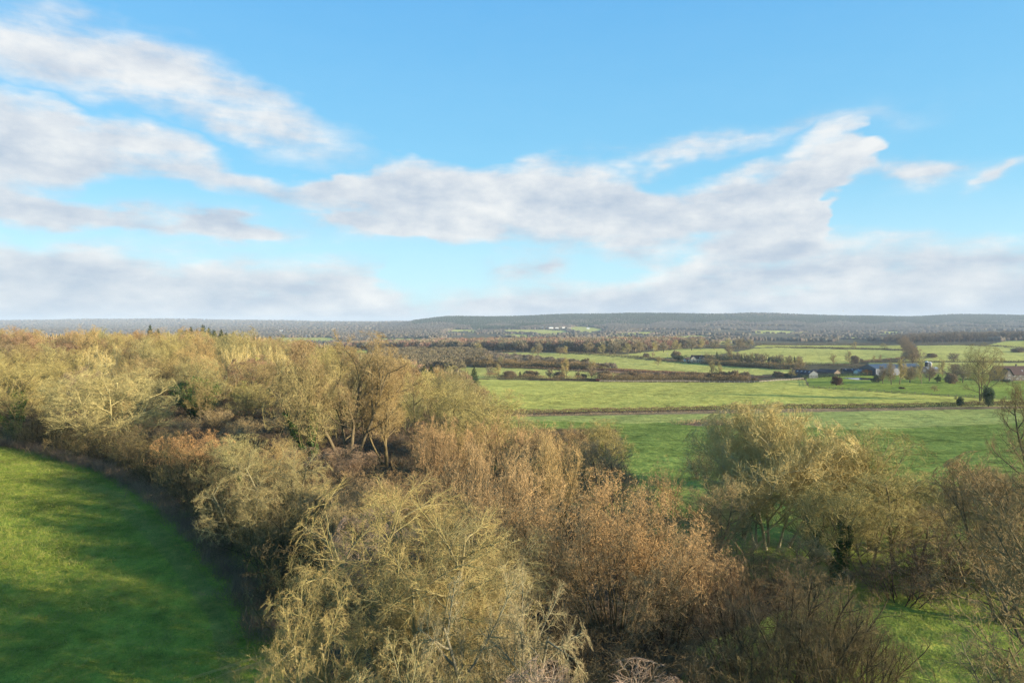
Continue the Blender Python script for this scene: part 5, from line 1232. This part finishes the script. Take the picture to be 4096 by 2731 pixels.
# ------------------------------------------------------------------ air
def build_haze():
    me = bpy.data.meshes.new('haze'); x, y0, y1, z0, z1 = 47500.0, -420.0, 14600.0, -25.0, 178.0
    v = [(a, b, c) for a in (-x, x) for b in (y0, y1) for c in (z0, z1)]
    f = [(0, 1, 3, 2), (4, 6, 7, 5), (0, 4, 5, 1), (2, 3, 7, 6), (0, 2, 6, 4), (1, 5, 7, 3)]
    me.from_pydata(v, [], f); m = bpy.data.materials.new('air'); m.use_nodes = True; nt = m.node_tree; nt.nodes.clear()
    o = nt.nodes.new('ShaderNodeOutputMaterial'); pv = nt.nodes.new('ShaderNodeVolumePrincipled')
    pv.inputs['Color'].default_value = (0.75, 0.87, 1.0, 1); pv.inputs['Density'].default_value = 0.000075; pv.inputs['Anisotropy'].default_value = 0.0
    nt.links.new(pv.outputs[0], o.inputs['Volume']); me.materials.append(m)
    tag(link('haze', me), kind='stuff')
build_haze()

# ------------------------------------------------------------------ sky
world = bpy.data.worlds.new('World'); scene.world = world; world.use_nodes = True
nt = world.node_tree; nt.nodes.clear()
out = nt.nodes.new('ShaderNodeOutputWorld'); bg = nt.nodes.new('ShaderNodeBackground')
sky = nt.nodes.new('ShaderNodeTexSky'); sky.sky_type = 'NISHITA'; sky.sun_disc = False
sky.sun_elevation = SUN_EL; sky.sun_rotation = math.atan2(SUN_DIR.x, SUN_DIR.y)
sky.altitude = 0; sky.air_density = 1.0; sky.dust_density = 0.3; sky.ozone_density = 2.0
tc = nt.nodes.new('ShaderNodeTexCoord'); D_ = tc.outputs['Generated']
sx = nt.nodes.new('ShaderNodeSeparateXYZ'); nt.links.new(D_, sx.inputs[0])
X_, Y_, Z_ = sx.outputs
az = mth(nt, 'ARCTAN2', X_, Y_); el = mth(nt, 'ARCSINE', Z_)
# cloud sheet seen in perspective: direction projected on a curved layer
zz = mth(nt, 'ADD', mth(nt, 'MAXIMUM', Z_, 0.0), 0.10)
cu = mth(nt, 'DIVIDE', X_, zz); cv = mth(nt, 'DIVIDE', Y_, zz)
cx = nt.nodes.new('ShaderNodeCombineXYZ'); nt.links.new(cu, cx.inputs[0]); nt.links.new(cv, cx.inputs[1])
def cloud_noise(vec, scale, off, detail, rough=0.55, stretch=(1, 1, 1), rot=0.0):
    mp = nt.nodes.new('ShaderNodeMapping'); mp.inputs['Location'].default_value = off; mp.inputs['Scale'].default_value = stretch
    mp.inputs['Rotation'].default_value = (0, 0, rot)
    nt.links.new(vec, mp.inputs[0])
    n = noise(nt, scale, detail, mp.outputs[0], rough); return n.outputs[0]
Ya = mth(nt, 'ABSOLUTE', Y_)
az = mth(nt, 'ARCTAN2', X_, Ya)
ae = nt.nodes.new('ShaderNodeCombineXYZ'); nt.links.new(az, ae.inputs[0]); nt.links.new(el, ae.inputs[1])
def n2(vec, scale, detail, stretch, off=(0, 0), rot=0.0):
    mp = nt.nodes.new('ShaderNodeMapping'); mp.inputs['Scale'].default_value = (*stretch, 1); mp.inputs['Location'].default_value = (*off, 0); mp.inputs['Rotation'].default_value = (0, 0, rot)
    nt.links.new(vec, mp.inputs[0]); n = noise(nt, scale, detail, mp.outputs[0], 0.58); n.noise_dimensions = '2D'; return n
nw = n2(ae.outputs[0], 6.0, 4, (0.7, 1.6))
ns = nt.nodes.new('ShaderNodeSeparateXYZ'); nt.links.new(nw.outputs[1], ns.inputs[0])
elw = mth(nt, 'MULTIPLY_ADD', mth(nt, 'SUBTRACT', ns.outputs[1], 0.5), 0.10, el)
azw = mth(nt, 'MULTIPLY_ADD', mth(nt, 'SUBTRACT', ns.outputs[0], 0.5), 0.22, az)
A0, A1, E1 = -1.65, 1.65, 0.8
def edge(pts):
    """cloud bank edge: elevation as a curve over azimuth, given at columns and rows of the frame"""
    n = nt.nodes.new('ShaderNodeFloatCurve'); cv = n.mapping.curves[0]
    q = []
    for px, row in pts:
        a = math.atan((px - 512) / F); e = math.atan((HZ - row) / F * math.cos(a)); q.append(((a - A0) / (A1 - A0), min(1.0, max(0.0, (e + 0.1) / E1))))
    while len(cv.points) < len(q): cv.points.new(0.5, 0.5)
    for p_, c_ in zip(cv.points, q): p_.location = c_
    n.mapping.update(); nt.links.new(maprange(nt, azw, A0, A1), n.inputs['Value'])
    return mth(nt, 'MULTIPLY_ADD', n.outputs[0], E1, -0.1)
def bank(top, bot, soft_t, soft_b, wt):
    t = mth(nt, 'DIVIDE', mth(nt, 'SUBTRACT', edge(top), elw), soft_t, clamp=True)
    if bot is None: return mth(nt, 'MULTIPLY', t, wt)
    b = mth(nt, 'DIVIDE', mth(nt, 'SUBTRACT', elw, edge(bot)), soft_b, clamp=True)
    return mth(nt, 'MULTIPLY', mth(nt, 'MULTIPLY', t, b), wt)
b1 = bank([(-2500, -60), (-100, -20), (0, -14), (60, 0), (130, 20), (200, 48), (260, 82), (320, 118), (370, 152), (420, 190), (2500, 190)],
          [(-2500, 60), (0, 84), (60, 100), (120, 122), (200, 140), (300, 166), (370, 176), (420, 190), (2500, 190)], 0.09, 0.06, 1.4)
b2 = bank([(-2500, 70), (-100, 76), (0, 80), (50, 88), (100, 116), (200, 140), (270, 165), (320, 172), (370, 152), (430, 145), (520, 158), (600, 166), (680, 174), (740, 166), (790, 146), (835, 128), (865, 142), (885, 168), (905, 215), (1000, 240), (2500, 200)],
          [(-2500, 200), (0, 202), (60, 198), (120, 186), (200, 192), (300, 212), (380, 228), (440, 244), (520, 250), (600, 250), (680, 262), (760, 270), (820, 262), (850, 225), (868, 190), (885, 172), (1000, 242), (2500, 260)], 0.055, 0.055, 1.75)
b3 = bank([(-2500, 225), (0, 228), (100, 236), (200, 246), (290, 256), (380, 258), (410, 280), (520, 280), (620, 266), (680, 250), (800, 238), (900, 236), (1024, 238), (2500, 200)], None, 0.055, 0, 1.1)
tot = mth(nt, 'ADD', mth(nt, 'MAXIMUM', b1, b2), b3)
for (px, row, rx, ry, sl_, wt) in [(248, 230, 36, 13, 8, 1.5), (348, 229, 24, 11, 0, 1.3), (395, 222, 30, 12, 0, 1.2), (922, 168, 36, 13, 12, 1.1), (1003, 175, 16, 9, 0, .9), (530, 268, 20, 12, -15, .9), (60, 214, 170, 11, 2, 1.0), (150, 232, 120, 8, 3, .7), (690, 150, 130, 7, -4, .5)]:
    u = (px - 512) / F; v = (HZ - row) / F
    a0 = math.atan(u); e0 = math.atan(v * math.cos(a0)); ra = rx / F * math.cos(a0) ** 2; re = ry / F * math.cos(a0)
    s_ = math.radians(-sl_); cs, sn = math.cos(s_), math.sin(s_)
    da = mth(nt, 'SUBTRACT', azw, a0); de = mth(nt, 'SUBTRACT', elw, e0)
    p = mth(nt, 'MULTIPLY_ADD', da, cs / ra, mth(nt, 'MULTIPLY', de, sn / ra))
    q = mth(nt, 'MULTIPLY_ADD', da, -sn / re, mth(nt, 'MULTIPLY', de, cs / re))
    r2 = mth(nt, 'MULTIPLY_ADD', p, p, mth(nt, 'MULTIPLY', q, q))
    tot = mth(nt, 'ADD', tot, mth(nt, 'MULTIPLY', mth(nt, 'EXPONENT', mth(nt, 'MULTIPLY', r2, -0.85)), wt))
nA = n2(ae.outputs[0], 8.0, 7, (0.6, 1.7), (3.1, 0), 0.12).outputs[0]
nB = n2(ae.outputs[0], 8.0, 4, (0.6, 1.7), (3.1 - 0.010, 0.03), 0.12).outputs[0]
nS = n2(ae.outputs[0], 14.0, 6, (0.35, 2.4), (1.3, 0.4), 0.22).outputs[0]      # wind-drawn streaks
puff = n2(ae.outputs[0], 20.0, 6, (0.9, 1.4)).outputs[0]
gate = mth(nt, 'MULTIPLY', tot, 2.2, clamp=True)
vv = mth(nt, 'ADD', mth(nt, 'MULTIPLY', mth(nt, 'SUBTRACT', nA, 0.5), 1.25), mth(nt, 'MULTIPLY', mth(nt, 'SUBTRACT', nS, 0.48), 1.5))
vv = mth(nt, 'ADD', vv, mth(nt, 'MULTIPLY', mth(nt, 'SUBTRACT', puff, 0.5), 0.7))
dens = mth(nt, 'ADD', tot, mth(nt, 'MULTIPLY', vv, gate))
cov = mth(nt, 'MULTIPLY', maprange(nt, mth(nt, 'MULTIPLY_ADD', gate, 0.14, dens), -0.12, 1.12, 0, 1, True), 0.93)
shade = mth(nt, 'ADD', mth(nt, 'MULTIPLY', mth(nt, 'SUBTRACT', nA, nB), 1.7), mth(nt, 'MULTIPLY', mth(nt, 'SUBTRACT', puff, 0.5), 1.15))
shade = mth(nt, 'ADD', shade, maprange(nt, el, 0.02, 0.30, -0.12, 0.18))
shade = mth(nt, 'ADD', shade, mth(nt, 'MULTIPLY', maprange(nt, dens, 0.5, 1.4), -0.18))
for (px, row, rx, ry, wt) in [(838, 148, 40, 20, .22), (478, 208, 34, 13, .5), (655, 268, 40, 11, .5), (365, 293, 40, 8, .5), (820, 268, 50, 9, .4), (60, 95, 110, 16, .3), (710, 175, 60, 12, .3), (145, 285, 40, 10, .35), (922, 166, 24, 9, .4)]:
    u = (px - 512) / F; v = (HZ - row) / F; a0 = math.atan(u); e0 = math.atan(v * math.cos(a0)); ra = rx / F * math.cos(a0) ** 2; re = ry / F * math.cos(a0)
    p = mth(nt, 'MULTIPLY', mth(nt, 'SUBTRACT', azw, a0), 1 / ra); q = mth(nt, 'MULTIPLY', mth(nt, 'SUBTRACT', elw, e0), 1 / re)
    shade = mth(nt, 'MULTIPLY_ADD', mth(nt, 'EXPONENT', mth(nt, 'MULTIPLY', mth(nt, 'MULTIPLY_ADD', p, p, mth(nt, 'MULTIPLY', q, q)), -0.8)), wt, shade)
shade = mth(nt, 'ADD', shade, 0.50, clamp=True)
ccol = mixc(nt, shade, (0.238, 0.275, 0.328), (0.430, 0.430, 0.425))
sc_ = nt.nodes.new('ShaderNodeVectorMath'); sc_.operation = 'MULTIPLY'; nt.links.new(sky.outputs[0], sc_.inputs[0]); sc_.inputs[1].default_value = (0.088, 0.140, 0.158)
rp = nt.nodes.new('ShaderNodeValToRGB'); nt.links.new(maprange(nt, el, 0.0, 1.2), rp.inputs[0]); e_ = rp.color_ramp.elements
for k_, (p_, c_) in enumerate([(0.0, (.30, .42, .46)), (.083, (.225, .375, .45)), (.167, (.115, .295, .425)), (.375, (.060, .220, .410)), (1.0, (.03, .12, .28))]):
    q_ = e_[k_] if k_ < 2 else e_.new(p_); q_.position = p_; q_.color = (*c_, 1)
skyc = mixc(nt, 0.88, sc_.outputs[0], rp.outputs[0])
cov = mth(nt, 'MULTIPLY', cov, maprange(nt, Y_, -0.25, 0.3, 0.0, 1.0, True))      # the sky behind the camera, where the sun stands, is clear
fin = mixc(nt, cov, skyc, ccol)
nt.links.new(fin, bg.inputs[0]); bg.inputs[1].default_value = 0.93
nt.links.new(bg.outputs[0], out.inputs[0])

# ------------------------------------------------------------------ sun lamp
sl = bpy.data.lights.new('sun', 'SUN'); sl.energy = 5.0; sl.angle = math.radians(0.5); sl.color = (1.0, 0.86, 0.66)
so = bpy.data.objects.new('sun', sl); col.objects.link(so)
so.rotation_euler = SUN_DIR.to_track_quat('Z', 'Y').to_euler(); so.location = (100, -60, 120)

# ------------------------------------------------------------------ camera
cam = bpy.data.cameras.new('camera'); cam.lens = 24; cam.sensor_width = 36; cam.clip_end = 40000; cam.clip_start = 0.5
co = bpy.data.objects.new('camera', cam); col.objects.link(co)
co.location = (0, 0, CAM_Z); co.rotation_euler = (math.radians(90) - math.atan((341 - HZ) / F), 0, 0)
scene.camera = co
scene.view_settings.view_transform = 'Standard'; scene.view_settings.look = 'None'
scene.view_settings.exposure = 1.22; scene.view_settings.gamma = 1.0
scene.cycles.max_bounces = 4; scene.cycles.diffuse_bounces = 2; scene.cycles.volume_bounces = 0
scene.cycles.sample_clamp_indirect = 4.0
scene.cycles.use_adaptive_sampling = False; scene.cycles.use_denoising = True; scene.cycles.denoiser = 'OPENIMAGEDENOISE'
scene.cycles.denoising_input_passes = 'RGB_ALBEDO_NORMAL'; scene.cycles.denoising_prefilter = 'NONE'
